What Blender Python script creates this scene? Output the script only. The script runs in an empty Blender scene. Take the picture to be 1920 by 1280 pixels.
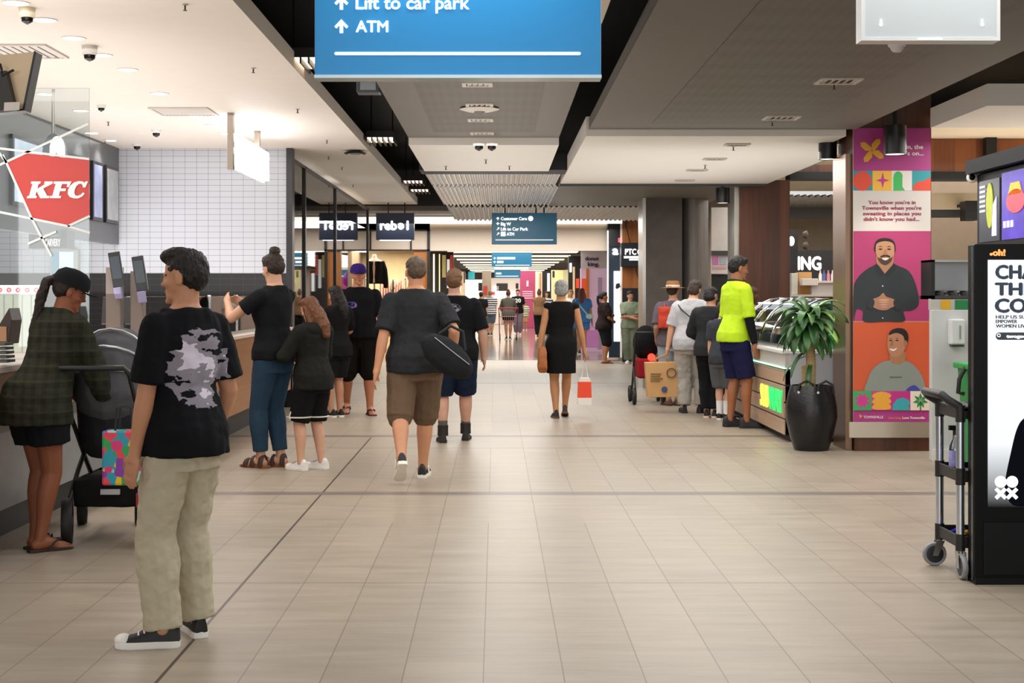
import bpy, bmesh, math, random
from mathutils import Vector, Matrix, noise
V = Vector
random.seed(7)
sc = bpy.context.scene
COL = sc.collection
# ---------------------------------------------------------------- camera, world, exposure
F, H, X0, HY = 2667.0, 1.44, 937.0, 553.0      # focal length in px of a 1920 px wide frame, eye height, vanishing point
cam = bpy.data.objects.new('camera', bpy.data.cameras.new('camera')); COL.objects.link(cam)
cam.location = (0, 0, H); cam.rotation_euler = (math.pi/2, 0, 0)
cam.data.sensor_width = 36; cam.data.lens = F*36/1920
cam.data.shift_x = (960-X0)/1920; cam.data.shift_y = -(640-HY)/1920
cam.data.clip_end = 300
sc.camera = cam
w = bpy.data.worlds.new('world'); sc.world = w; w.use_nodes = True
w.node_tree.nodes['Background'].inputs[0].default_value = (1, .975, .95, 1)
w.node_tree.nodes['Background'].inputs[1].default_value = .75
sc.view_settings.view_transform = 'Standard'; sc.view_settings.look = 'None'
sc.view_settings.gamma = 1; sc.view_settings.use_curve_mapping = False
sc.view_settings.exposure = 0.0
sc.cycles.max_bounces = 8; sc.cycles.diffuse_bounces = 5; sc.cycles.glossy_bounces = 4; sc.cycles.transmission_bounces = 6
sc.cycles.transparent_max_bounces = 12; sc.cycles.use_denoising = True; sc.cycles.caustics_reflective = False; sc.cycles.caustics_refractive = False
sc.cycles.sample_clamp_indirect = 6

def area(name, loc, sx, sy, power, col=(1, .95, .88), rot=(0, 0, 0)):
    d = bpy.data.lights.new(name, 'AREA'); d.shape = 'RECTANGLE'; d.size = sx; d.size_y = sy; d.energy = power; d.color = col
    o = bpy.data.objects.new(name, d); COL.objects.link(o); o.location = loc; o.rotation_euler = rot; return o
NEU = (1, .975, .945)
area('camera_side_fill', (0, -5.5, 2.0), 16, 3.4, 390, (1, .985, .97), (math.pi/2, 0, 0))  # added fill behind the camera
area('walkway_fill', (-.15, 9.5, 2.88), .9, 9, 110, NEU)  # added fill under the walkway ceiling, no fixture behind it
area('soffit_fill', (2.0, 8.6, 2.88), 1.8, 8, 150, NEU)  # fill added below the grey soffit to brighten the right side
area('white_panel_fill', (2.1, 16, 2.82), 2, 4.6, 100, NEU)  # added fill under the white panel, has no luminaire
area('void_gap_light', (0, 20.5, 2.8), 1.4, 6, 120, NEU)
area('food_hall_light', (-4.2, 11, 3.30), 3.4, 13, 150, (1, .975, .96))
area('food_hall_up_fill', (-4.5, 12, 1.45), 3.2, 12, 225, (1, .97, .955), (math.pi, 0, 0))  # added mid-air fill facing up, brightens the food hall ceiling
area('rear_light', (0, 29.5, 2.9), 5, 3, 240, NEU)
area('court_light', (6, 22, 3.2), 4, 8, 300, (1, .96, .91))
area('kiosk_light', (5.4, 12.6, 2.86), 2.6, 2.6, 110, NEU)
area('kiosk_up_fill', (5.6, 14, 1.4), 2.4, 4, 60, (1, .9, .8), (math.pi, 0, 0))  # small upward fill added at the kiosk, no fixture
area('mall_light', (.5, 52, 2.58), 3, 34, 800, (1, .96, .92))
area('clothes_light', (-2.73, 34, 2.5), 1.6, 2.5, 120, (1, .86, .66))
area('shop_light', (-3.6, 24, 3.2), 1.4, 6, 140, (1, .9, .78))
area('walkway_up_fill', (-.15, 15, 2.1), 1.3, 12, 34, NEU, (math.pi, 0, 0))  # upward fill floating below the walkway ceiling, added to lighten it
area('panel_up_fill', (2.0, 16.2, 2.1), 2.4, 4.6, 24, NEU, (math.pi, 0, 0))  # added upward fill that lightens the right white panel
area('soffit_up_fill', (-3.2, 24.5, 2.3), 1.4, 9, 45, (1, .92, .86), (math.pi, 0, 0))  # fixtureless fill added to lift the rear left ceiling
area('rear_up_fill', (0, 25, 2.0), 2.5, 7, 30, NEU, (math.pi, 0, 0))  # added fill facing up in mid-air towards the rear ceilings
# ---------------------------------------------------------------- helpers
def P(px, py, Y): return V(((px-X0)*Y/F, Y, H-(py-HY)*Y/F))
def GX(px, Y): return (px-X0)*Y/F
def GZ(py, Y): return H-(py-HY)*Y/F
def FY(py): return F*H/(py-HY)
def lin(hx):
    c = [int(hx[i:i+2], 16)/255 for i in (0, 2, 4)]
    return tuple(x/12.92 if x <= .04045 else ((x+.055)/1.055)**2.4 for x in c)+(1,)
MATS = {}
def M(hx, rough=.55, metal=0, emit=0, var=.12, vs=6, bump=0, bs=60, trans=0, alpha=1, spec=.5, stretch=None, key=''):
    k = (hx, rough, metal, emit, var, vs, bump, bs, trans, alpha, spec, stretch, key)
    if k in MATS: return MATS[k]
    m = bpy.data.materials.new('mat_'+hx+key); m.use_nodes = True; nt = m.node_tree; b = nt.nodes['Principled BSDF']
    c = lin(hx); b.inputs['Base Color'].default_value = c
    b.inputs['Roughness'].default_value = rough; b.inputs['Metallic'].default_value = metal
    b.inputs['Transmission Weight'].default_value = trans; b.inputs['Alpha'].default_value = alpha; b.inputs['Specular IOR Level'].default_value = spec
    if emit:
        b.inputs['Emission Color'].default_value = c; b.inputs['Emission Strength'].default_value = emit
    tc = nt.nodes.new('ShaderNodeTexCoord'); mp = nt.nodes.new('ShaderNodeMapping'); nt.links.new(tc.outputs['Object'], mp.inputs[0])
    if stretch: mp.inputs['Scale'].default_value = stretch
    if var:
        n = nt.nodes.new('ShaderNodeTexNoise'); n.inputs['Scale'].default_value = vs; n.inputs['Detail'].default_value = 4; nt.links.new(mp.outputs[0], n.inputs['Vector'])
        mx = nt.nodes.new('ShaderNodeMix'); mx.data_type = 'RGBA'; nt.links.new(n.outputs['Fac'], mx.inputs['Factor'])
        mx.inputs[6].default_value = tuple(x*(1-var) for x in c[:3])+(1,); mx.inputs[7].default_value = tuple(min(1, x*(1+var)) for x in c[:3])+(1,)
        nt.links.new(mx.outputs[2], b.inputs['Base Color'])
    if bump:
        n2 = nt.nodes.new('ShaderNodeTexNoise'); n2.inputs['Scale'].default_value = bs; n2.inputs['Detail'].default_value = 3; nt.links.new(mp.outputs[0], n2.inputs['Vector'])
        bp = nt.nodes.new('ShaderNodeBump'); bp.inputs['Strength'].default_value = bump; bp.inputs['Distance'].default_value = .02
        nt.links.new(n2.outputs['Fac'], bp.inputs['Height']); nt.links.new(bp.outputs[0], b.inputs['Normal'])
    MATS[k] = m; return m
def glow(hx, s): return M(hx, .4, 0, s, var=0)
def glass(hx='eef4f2', rough=.02, a=.16):
    k = ('glass', hx, rough, a)
    if k in MATS: return MATS[k]
    m = bpy.data.materials.new('glass_'+hx); m.use_nodes = True; nt = m.node_tree; nt.nodes.remove(nt.nodes['Principled BSDF'])
    out = nt.nodes['Material Output']; t = nt.nodes.new('ShaderNodeBsdfTransparent'); g = nt.nodes.new('ShaderNodeBsdfGlossy'); mx = nt.nodes.new('ShaderNodeMixShader')
    t.inputs[0].default_value = lin(hx); g.inputs['Roughness'].default_value = rough
    lw = nt.nodes.new('ShaderNodeFresnel'); lw.inputs[0].default_value = 1.5
    ad = nt.nodes.new('ShaderNodeMath'); ad.operation = 'ADD'; ad.inputs[1].default_value = a*.3; nt.links.new(lw.outputs[0], ad.inputs[0])
    nt.links.new(ad.outputs[0], mx.inputs[0]); nt.links.new(t.outputs[0], mx.inputs[1]); nt.links.new(g.outputs[0], mx.inputs[2]); nt.links.new(mx.outputs[0], out.inputs[0])
    MATS[k] = m; return m
MW = {}
REMESH = []
class MB:
    def __init__(s): s.v = []; s.f = []
    def add(s, vs, fs):
        n = len(s.v); s.v += [V(v) for v in vs]; s.f += [tuple(i+n for i in f) for f in fs]; return s
    def box(s, x0, x1, y0, y1, z0, z1):
        return s.add([(x, y, z) for z in (z0, z1) for y in (y0, y1) for x in (x0, x1)], [(0, 2, 3, 1), (4, 5, 7, 6), (0, 1, 5, 4), (2, 6, 7, 3), (0, 4, 6, 2), (1, 3, 7, 5)])
    def obox(s, c, hx, hy, hz, R=None):
        R = R or Matrix(); c = V(c); n = len(s.v); s.box(-hx, hx, -hy, hy, -hz, hz)
        for i in range(n, len(s.v)): s.v[i] = c+(R @ s.v[i])
        return s
    def rings(s, rr, cap=True):
        n = len(rr[0]); vs = [p for r in rr for p in r]; fs = []
        for k in range(len(rr)-1):
            for i in range(n):
                j = (i+1) % n; fs.append((k*n+i, k*n+j, (k+1)*n+j, (k+1)*n+i))
        if cap: fs += [tuple(range(n))[::-1], tuple(range((len(rr)-1)*n, len(rr)*n))]
        return s.add(vs, fs)
    def tube(s, pts, rs, n=12, cap=True, flat=1.0):
        pts = [V(p) for p in pts]
        if not hasattr(rs, '__len__'): rs = [rs]*len(pts)
        t0 = (pts[1]-pts[0]).normalized(); a = t0.orthogonal().normalized(); rr = []
        for i, p in enumerate(pts):
            t = ((pts[min(i+1, len(pts)-1)]-pts[max(i-1, 0)])).normalized()
            a = (a-t*a.dot(t)).normalized(); b = t.cross(a)
            rr.append([p+(a*math.cos(q)*flat+b*math.sin(q))*rs[i] for q in [2*math.pi*k/n for k in range(n)]])
        return s.rings(rr, cap)
    def cyl(s, p0, p1, r0, r1=None, n=20): return s.tube([p0, p1], [r0, r0 if r1 is None else r1], n)
    def lathe(s, c, prof, n=32, ax=None):
        c = V(c); ring = prof[0][0] > .003 and prof[-1][0] > .003 and (len(prof) == 4 or (len(prof) == 6 and prof[0][0] == prof[-1][0])); prof = prof+prof[:1] if ring else prof
        R = (V(ax).to_track_quat('Z', 'Y').to_matrix() if ax is not None else Matrix.Identity(3))
        return s.rings([[c+R @ V((r*math.cos(2*math.pi*k/n), r*math.sin(2*math.pi*k/n), z)) for k in range(n)] for r, z in prof], not ring)
    def ell(s, c, r, R=None, n=16, m=9):
        c = V(c); R = R or Matrix.Identity(3); rr = []
        for k in range(m+1):
            th = math.pi*(k+.02 if k == 0 else (k-.02 if k == m else k))/m
            rr.append([c+R @ V((r[0]*math.sin(th)*math.cos(q), r[1]*math.sin(th)*math.sin(q), -r[2]*math.cos(th))) for q in [2*math.pi*i/n for i in range(n)]])
        return s.rings(rr)
    def prism(s, pts, d):
        pts = [V(p) for p in pts]; d = V(d); n = len(pts)
        return s.add(pts+[p+d for p in pts], [tuple(range(n))[::-1], tuple(range(n, 2*n))]+[(i, (i+1) % n, n+(i+1) % n, n+i) for i in range(n)])
    def flat(s, pix, Y, th=.004):                  # a front-facing plate whose outline is given by photo pixels at distance Y
        return s.prism([P(x, y, Y) for x, y in pix], (0, th, 0))
    def pbox(s, x0, x1, y0, y1, Y, dY):            # an upright box whose front rectangle is given in photo pixels
        return s.box(GX(x0, Y), GX(x1, Y), Y, Y+dY, GZ(max(y0, y1), Y), GZ(min(y0, y1), Y))
    def build(s, name, mat, parent=None, local=False, smooth=False, bev=0, vox=0, sm=4, disp=0, ds=.08):
        me = bpy.data.meshes.new(name); vs = s.v
        if parent is not None and not local:
            inv = MW[parent.name].inverted(); vs = [inv @ v for v in vs]
        me.from_pydata([tuple(v) for v in vs], [], s.f)
        bm = bmesh.new(); bm.from_mesh(me); bmesh.ops.recalc_face_normals(bm, faces=bm.faces); bm.to_mesh(me); bm.free()
        me.materials.append(mat); o = bpy.data.objects.new(name, me); COL.objects.link(o)
        if parent is not None: o.parent = parent
        MW[o.name] = MW[parent.name] if parent is not None else Matrix()
        if smooth or vox:
            for p in me.polygons: p.use_smooth = True
            if smooth and not vox: me.set_sharp_from_angle(angle=.7)
        if bev:
            b = o.modifiers.new('b', 'BEVEL'); b.width = bev; b.segments = 2; b.limit_method = 'ANGLE'
        if vox:
            r = o.modifiers.new('r', 'REMESH'); r.mode = 'VOXEL'; r.voxel_size = vox; r.use_smooth_shade = True
            if sm:
                q = o.modifiers.new('s', 'SMOOTH'); q.factor = .5; q.iterations = sm
            if disp:
                t = bpy.data.textures.get('cl%g' % ds)
                if not t:
                    t = bpy.data.textures.new('cl%g' % ds, 'CLOUDS'); t.noise_scale = ds; t.noise_depth = 2
                q = o.modifiers.new('d', 'DISPLACE'); q.texture = t; q.texture_coords = 'LOCAL'; q.strength = disp; q.mid_level = .5
            REMESH.append(o)
        return o
def emp(name, loc=(0, 0, 0), rz=0):
    o = bpy.data.objects.new(name, None); COL.objects.link(o); o.location = loc; o.rotation_euler = (0, 0, rz); o.empty_display_size = .1
    MW[o.name] = Matrix.Translation(V(loc)) @ Matrix.Rotation(rz, 4, 'Z'); return o
def tag(o, label, cat, group=None):
    o['label'] = label; o['category'] = cat
    if group: o['group'] = group
    return o
def thing(name, label, cat, loc=(0, 0, 0), rz=0, group=None): return tag(emp(name, loc, rz), label, cat, group)
def struct(o): o['kind'] = 'structure'; return o
def dup(root, loc, rz=None, label=None):
    r = root.copy(); COL.objects.link(r); r.location = loc
    if rz is not None: r.rotation_euler = (0, 0, rz)
    if label: r['label'] = label
    for ch in list(root.children):
        c = ch.copy(); COL.objects.link(c); c.parent = r
        for g in ch.children:
            d = g.copy(); COL.objects.link(d); d.parent = c
    return r
def finalize():
    dg = bpy.context.evaluated_depsgraph_get(); new = []
    for o in REMESH: new.append((o, bpy.data.meshes.new_from_object(o.evaluated_get(dg))))
    for o, me in new: o.modifiers.clear(); o.data = me
def circ(cx, cy, rx, ry=None, n=24, a0=0, a1=360):
    ry = rx if ry is None else ry
    full = (a1-a0) == 360
    return [(cx+rx*math.cos(math.radians(a0+(a1-a0)*k/(n if full else n-1))), cy+ry*math.sin(math.radians(a0+(a1-a0)*k/(n if full else n-1)))) for k in range(n)]
def spl(pts, k=5):                                  # smooth closed outline
    n = len(pts); out = []
    for i in range(n):
        p0, p1, p2, p3 = [V(pts[(i+j-1) % n]) for j in range(4)]
        for q in range(k):
            t = q/k; out.append(tuple(.5*((2*p1)+(p2-p0)*t+(2*p0-5*p1+4*p2-p3)*t*t+(3*p1-p0-3*p2+p3)*t**3)))
    return out
def glyph(s, bold=.02, shear=0, space=1):
    c = bpy.data.curves.new('t', 'FONT'); c.body = s; c.offset = 0; c.shear = shear; c.space_character = space; c.resolution_u = 3; c.fill_mode = 'BOTH'; c.extrude = .01
    o = bpy.data.objects.new('t', c); me = bpy.data.meshes.new_from_object(o)
    vs = [v.co.copy() for v in me.vertices]; fs = [tuple(p.vertices) for p in me.polygons]
    bpy.data.objects.remove(o); bpy.data.curves.remove(c); bpy.data.meshes.remove(me)
    if bold > .004:                                 # embolden by overlaying shifted copies
        b = min(bold, .045); n = len(vs); v0 = vs; f0 = fs; vs = []; fs = []
        for k, (dx, dy) in enumerate(((-b, 0), (b, 0), (0, b*.8), (0, -b*.8))): vs += [V((p.x+dx, p.y+dy, p.z+.004*k)) for p in v0]; fs += [tuple(i+n*k for i in f) for f in f0]
    return vs, fs
def text(name, s, org, u, v, size, mat, parent, bold=.02, shear=0, th=.004, width=None, space=1, align=0):
    """lettering: org = left end of the base line, u = reading direction, v = up, size = cap height in metres"""
    vs, fs = glyph(s, bold, shear, space); u = V(u).normalized(); v = V(v).normalized(); n = u.cross(v)
    cap = .73; k = size/cap; x0 = min(p.x for p in vs); wd = max(p.x for p in vs)-x0
    kx = k if width is None else width/wd
    m = MB(); m.add([V(org)+u*((p.x-x0-align*wd)*kx)+v*(p.y*k)+n*(p.z/.01*th*.5) for p in vs], fs)
    o = m.build(name, mat, parent); return o
def ptext(name, s, px, py, cap, Y, mat, parent, width=None, **kw):   # lettering facing the camera, px of base line left end
    return text(name, s, P(px, py, Y), (1, 0, 0), (0, 0, 1), cap*Y/F, mat, parent, width=None if width is None else width*Y/F, **kw)
# ---------------------------------------------------------------- people
def ik(a, t, l1, l2, pole):
    a, t, pole = V(a), V(t), V(pole); d = t-a; L = d.length; mx = (l1+l2)*.998
    if L > mx: d = d*(mx/L); L = mx; t = a+d
    u = d/L; x = (l1*l1-l2*l2+L*L)/(2*L); y = math.sqrt(max(l1*l1-x*x, 0)); q = pole-u*pole.dot(u); q.normalize()
    return a+u*x+q*y, t
def RX(a): return Matrix.Rotation(math.radians(a), 3, 'X')
def RZ(a): return Matrix.Rotation(math.radians(a), 3, 'Z')
def fabric(hx, var=.14, bump=.14): return M(hx, .9, 0, 0, var, 9, bump, 18, spec=.15, key='f')
def skin(hx): return M(hx, .5, 0, 0, .1, 14, .05, 120, spec=.35, key='s')
def hairm(hx): return M(hx, .55, 0, 0, .5, 60, .6, 90, stretch=(1, 1, .15), spec=.4, key='h')
LEGP = [(0, .058), (.25, .054), (.6, .043), (1, .034)]
SHANK = [(0, .034), (.28, .036), (.6, .027), (.92, .0205), (1, .0215)]
ARM = [(0, .031), (.35, .029), (.8, .024), (1, .0235)]
FORE = [(0, .0235), (.25, .0245), (.7, .018), (1, .0155)]
def seg(a, b, prof, t0=0, t1=1, add=0, end=0):
    pts, rs = [], []
    def rad(t):
        for (p, r), (p2, r2) in zip(prof, prof[1:]):
            if t <= p2: return r+(r2-r)*(t-p)/(p2-p)
        return prof[-1][1]
    for k in range(7):
        t = t0+(t1-t0)*k/6; pts.append(V(a).lerp(V(b), t)); rs.append(rad(t)+add+end*(t-t0))
    return pts, rs
def person(label, px, fy, h, yaw=0, name='person', vox=.008, wide=1, fem=0, belly=0, lean=0, hy=0, hp=0, ht=0, feet=None, hands=None, elbow=None, curl=25,
           sk='c99b7c', hair=('short', '2a1d14'), top=None, bottom=None, shoes=None, face=False, sock=None, twist=0, drop=0, x=None, Y=None, head=1, cap=None, extra=None, pole=None):
    Y = Y or FY(fy); X = GX(px, Y) if x is None else x
    root = thing(name, label, 'person', (X, Y, 0), math.radians(yaw)); skm = skin(sk)
    fs = vox/.008
    feet = feet or [(-.06, .01, 8, 0), (.06, 0, -8, 0)]        # left, right: x, y (m at h=1.7), yaw out, lift
    sca = h/1.7
    hipz = .5*h; L1, L2 = .232*h, .229*h
    ank = []
    for (ax, ay, fyaw, lift) in feet: ank.append(V((ax*sca, ay*sca, .045*h+lift*sca)))
    need = drop*sca
    for i, s in enumerate((-1, 1)):
        hv = V((s*.052*h*wide, 0, 0)); dx = (ank[i].xy-hv.xy).length; mxz = math.sqrt(max(((L1+L2)*.995)**2-dx*dx, .01)); need = max(need, hipz-(ank[i].z+mxz))
    hipz -= need; dz = V((0, 0, -need)); piv = V((0, 0, .52*h))+dz
    RT = RZ(twist) @ RX(-lean)
    def up(p): p = V(p)*h+dz; return piv+RT @ (p-piv) if p.z > piv.z else p
    RINGS = [(.452, .04, .045, 0), (.475, .075, .058, -.004), (.51, .09, .068, -.008), (.545, .09, .066, -.008), (.60, .08, .057, 0), (.65, .081, .056, .004), (.71, .092, .062, .006), (.765, .097, .06, 0), (.803, .092, .048, -.006), (.83, .064, .04, -.01), (.853, .034, .036, -.008)]
    def ring_at(z):
        for a, b in zip(RINGS, RINGS[1:]):
            if z <= b[0]:
                t = max(0, (z-a[0])/(b[0]-a[0])); return [a[k]+(b[k]-a[k])*t for k in range(4)]
        return list(RINGS[-1])
    def trings(z0, z1, ax=0, ay=0, n=20, zs=None, hem=0, hemadd=0):
        out = []
        zz = zs or [z0]+[r[0] for r in RINGS if z0+.006 < r[0] < z1-.006]+[z1]
        for z in zz:
            if z < .50: r = ring_at(.51); r[0] = z
            else: r = ring_at(z)
            wx = wide if z < .8 else 1+(wide-1)*.5
            rx = r[1]*wx; ry = r[2]*(1+(wide-1)*.7); yo = r[3]
            if fem:
                if .47 < z < .57: rx *= 1+.08*fem
                elif .58 < z < .67: rx *= 1-.1*fem
                elif z > .7: rx *= 1-.05*fem
                if .69 < z < .76: ry *= 1+.12*fem; yo += .008*fem
            if belly and .5 < z < .7: ry *= 1+belly*.5; yo += belly*.02; rx *= 1+belly*.15
            taper = 1+hem*max(0, (.62-z))/.2
            lo = max(0, min(1, (.64-z)/.06))*hemadd; rx = (rx+ax+lo)*taper; ry = (ry+ay+lo)*taper
            out.append([up((math.copysign(abs(math.cos(q))**.85, math.cos(q))*rx, yo+math.copysign(abs(math.sin(q))**.9, math.sin(q))*ry, z)) for q in [2*math.pi*k/n for k in range(n)]])
        return out
    # joints
    shl = [up((s*.1*(1+(wide-1)*.6), -.006, .798)) for s in (-1, 1)]
    if hands is None: hands = [(-.2, .03, .8), (.2, .03, .8)]
    elbow = elbow or [(-.5, -1, -.2), (.5, -1, -.2)]
    el, wr = [], []
    for i in range(2):
        e, t = ik(shl[i], V(hands[i])*sca+dz, .172*h, .148*h, elbow[i]); el.append(e); wr.append(t)
    kn = []
    for i, s in enumerate((-1, 1)):
        hj = V((s*.05*h*wide, 0, hipz)); k, a = ik(hj, ank[i], L1, L2, pole[i] if pole else (s*.1, 1, 0)); kn.append((hj, k, a)); ank[i] = a
    # head frame
    nb = up((0, -.008, .848)); RH = RZ(twist) @ RZ(hy) @ RX(hp-lean*.3) @ Matrix.Rotation(math.radians(ht), 3, 'Y'); hu = .133*h*head
    hb = nb+RZ(twist) @ V((0, .004*h, .009*h))
    def hd(p): return hb+RH @ (V(p)*hu)
    def hell(m, c, r, n=16): m.ell(hd(c), V(r)*hu, RH, n)
    b = MB()
    b.rings(trings(.452, .853))
    b.rings([[up((math.cos(q)*.036*(1+.15*(wide-1)), -.008+math.sin(q)*.036, .835)) for q in [k*math.pi/6 for k in range(12)]], [hd((math.cos(q)*.24, -.05+math.sin(q)*.26, .32)) for q in [k*math.pi/6 for k in range(12)]]])
    hell(b, (0, -.06, .64), (.325, .41, .36)); hell(b, (0, .09, .42), (.265, .28, .36)); hell(b, (0, .15, .16), (.19, .2, .15)); hell(b, (0, .3, .555), (.21, .075, .05))
    hell(b, (0, .355, .46), (.045, .06, .1)); hell(b, (0, .392, .385), (.06, .07, .05)); hell(b, (0, .33, .245), (.1, .045, .022)); hell(b, (0, .325, .2), (.09, .045, .022)); hell(b, (0, .32, .06), (.09, .06, .06))
    hell(b, (-.15, .24, .38), (.1, .1, .08)); hell(b, (.15, .24, .38), (.1, .1, .08))
    for s in (-1, 1): hell(b, (s*.33, -.03, .43), (.03, .085, .13))
    for i, s in enumerate((-1, 1)):
        b.ell(shl[i], ((.029 if top and top.get('sleeve', .55) > 0 else .033)*h,)*3); pts, rs = seg(shl[i], el[i], ARM); b.tube(pts, [r*h*(1+.25*(wide-1)) for r in rs]); b.ell(el[i], (.0235*h,)*3)
        pts, rs = seg(el[i], wr[i], FORE); b.tube(pts, [r*h*(1+.3*(wide-1)) for r in rs])
        hj, k, a = kn[i]; b.ell(hj, (.056*h*wide,)*3); pts, rs = seg(hj, k, LEGP); b.tube(pts, [r*h*(1+.6*(wide-1)) for r in rs]); b.ell(k, (.0345*h,)*3)
        pts, rs = seg(k, a, SHANK); off = [-.006*h*math.sin(math.pi*min(1, t/6*1.4)) for t in range(7)]
        b.tube([p+V((0, o, 0)) for p, o in zip(pts, off)], [r*h*(1+.5*(wide-1)) for r in rs]); b.ell(a, (.0215*h,)*3)
        # foot
        fa = feet[i]; RF = RZ(fa[2]*(-s) if s < 0 else fa[2]); pit = math.atan2(max(a.z-.045*h, 0), .1*h) if a.z > .05*h else 0
        RF = RF @ RX(-math.degrees(pit)); kn[i] = (hj, k, a, RF)
        fl = .15*h; cl = .68 if shoes and shoes[0] in ('sneaker', 'boot', 'slip') else 1
        b.tube([a+RF @ V((0, y*fl*(.9 if cl < 1 else 1), z*h-(1-cl)*.012*h)) for y, z in ((-.2, -.026), (-.1, -.022), (.15, -.015), (.4, -.026), (.62, -.033), (.72, -.035))], [r*h*cl for r in (.014, .021, .024, .019, .013, .008)], flat=1.0)
        if cl == 1: b.ell(a+RF @ V((0, .5*fl, -.034*h)), (.026*h, .038*h, .0095*h), RF)
        for q in range(5 if cl == 1 else 0): b.ell(a+RF @ V(((-.02+.0095*q)*h*(-s), (.71-.018*q)*fl, -.036*h)), (.0052*h, .011*h, .006*h), RF, 8)
        # hand
        d = (wr[i]-el[i]).normalized(); c = V((-s, 0, 0)); nrm = (c-d*c.dot(d))
        if nrm.length < .2: nrm = V((0, 0, -1))-d*(-d.z)
        nrm.normalize(); th = nrm.cross(d)*(-1 if s < 0 else 1); th = th if th.y > -.3 or abs(d.z) < .5 else -th
        w0 = wr[i]; R3 = Matrix((th, d, nrm)).transposed()
        b.ell(w0+d*.026*h, (.0245*h, .034*h, .0115*h), R3, 12); b.tube([w0-d*.02*h, w0+d*.02*h], [.0155*h, .017*h])
        for q in range(4):
            base = w0+d*.046*h+th*((.018, .006, -.006, -.0175)[q])*h; ln = (.044, .05, .046, .036)[q]*h; dd = d.copy(); pts = [base-d*.012*h, base]
            for j in range(3):
                Rq = Matrix.Rotation(math.radians(curl)*(1 if (d.cross(nrm)).dot(th) > 0 else -1), 3, th); dd = Rq @ dd if j or curl > 30 else dd; pts.append(pts[-1]+dd*ln*(.45, .32, .23)[j])
            b.tube(pts, [.0056*h, .0056*h, .0052*h, .0047*h, .004*h], 8)
        t0 = w0+d*.012*h+th*.014*h; t1 = t0+(d*.5+th*.75+nrm*.25).normalized()*.028*h; t2 = t1+(d*.9+th*.25+nrm*.4).normalized()*.026*h
        b.tube([t0, t1, t2], [.0085*h, .0065*h, .005*h], 8)
    b.build('body', skm, root, True, vox=vox, sm=3)
    # clothes
    t = top
    if t:
        m = MB(); ad = t.get('loose', .012); hz = t.get('hem', .49)
        zs = None
        rr = trings(hz, t.get('neck', .845), ad, ad*.9, hem=t.get('flare', .0), hemadd=t.get('hemadd', .013)); m.rings(rr)
        ln = t.get('sleeve', .55)
        for i in range(2):
            if ln <= 0: m.ell(shl[i]+V((0, 0, .004*h)), (.033*h, .04*h, .03*h)); continue
            m.ell(shl[i]+V((0, 0, -.003*h)), ((.0315+ad*.5)*h,)*3)
            pts, rs = seg(shl[i], el[i], ARM, 0, min(1, ln), ad*.6, t.get('sf', .008)+ad*.1); m.tube(pts, [r*h*(1+.25*(wide-1)) for r in rs])
            if ln > 1:
                m.ell(el[i], ((.0235+ad)*h,)*3); pts, rs = seg(el[i], wr[i], FORE, 0, ln-1, ad*.9, 0); m.tube(pts, [r*h for r in rs])
        so = m.build(t.get('name', 'shirt'), t['mat'], root, True, vox=.009*fs, sm=5, disp=t.get('disp', .015), ds=t.get('ds', .09))
        if t.get('collar'):
            cm = MB(); ring = [up((math.cos(q)*.043, -.008+math.sin(q)*.045, .846+.006*math.sin(q)*-1)) for q in [k*math.pi/10 for k in range(21)]]
            cm.tube(ring, .0075*h, 8); cm.build('collar', t['collar'], root, True, smooth=True)
        if t.get('hood'):
            cm = MB(); cm.ell(up((0, -.05, .80)), (.085*h, .038*h, .05*h)); cm.build('hood', t['mat'], root, True, vox=.01*fs, disp=.02)
    bt = bottom
    if bt:
        m = MB(); ad = bt.get('loose', .012); m.rings(trings(.44, bt.get('waist', .60), ad*.7, ad*.6)); ln = bt.get('leg', 2)
        for i, s in enumerate((-1, 1)):
            hj, k, a, RF = kn[i]; m.ell(hj, ((.06+ad*.6)*h*wide,)*3)
            if bt.get('skirt'): continue
            pts, rs = seg(hj, k, LEGP, 0, min(1, ln), ad, bt.get('flare', .01)); m.tube(pts, [r*h*(1+.6*(wide-1)) for r in rs])
            if ln > 1:
                m.ell(k, ((.034+ad+bt.get('flare', .01)*.8)*h,)*3); pts, rs = seg(k, a, SHANK, 0, min(1, ln-1), ad+bt.get('flare', .01), bt.get('low', .004)); m.tube(pts, [r*h for r in rs])
        if bt.get('skirt'):
            rr = trings(bt['skirt'], .6, ad, ad); m.rings(rr)
        m.build(bt.get('name', 'trousers'), bt['mat'], root, True, vox=.009*fs, sm=4, disp=bt.get('disp', .016), ds=bt.get('ds', .08))
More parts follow.
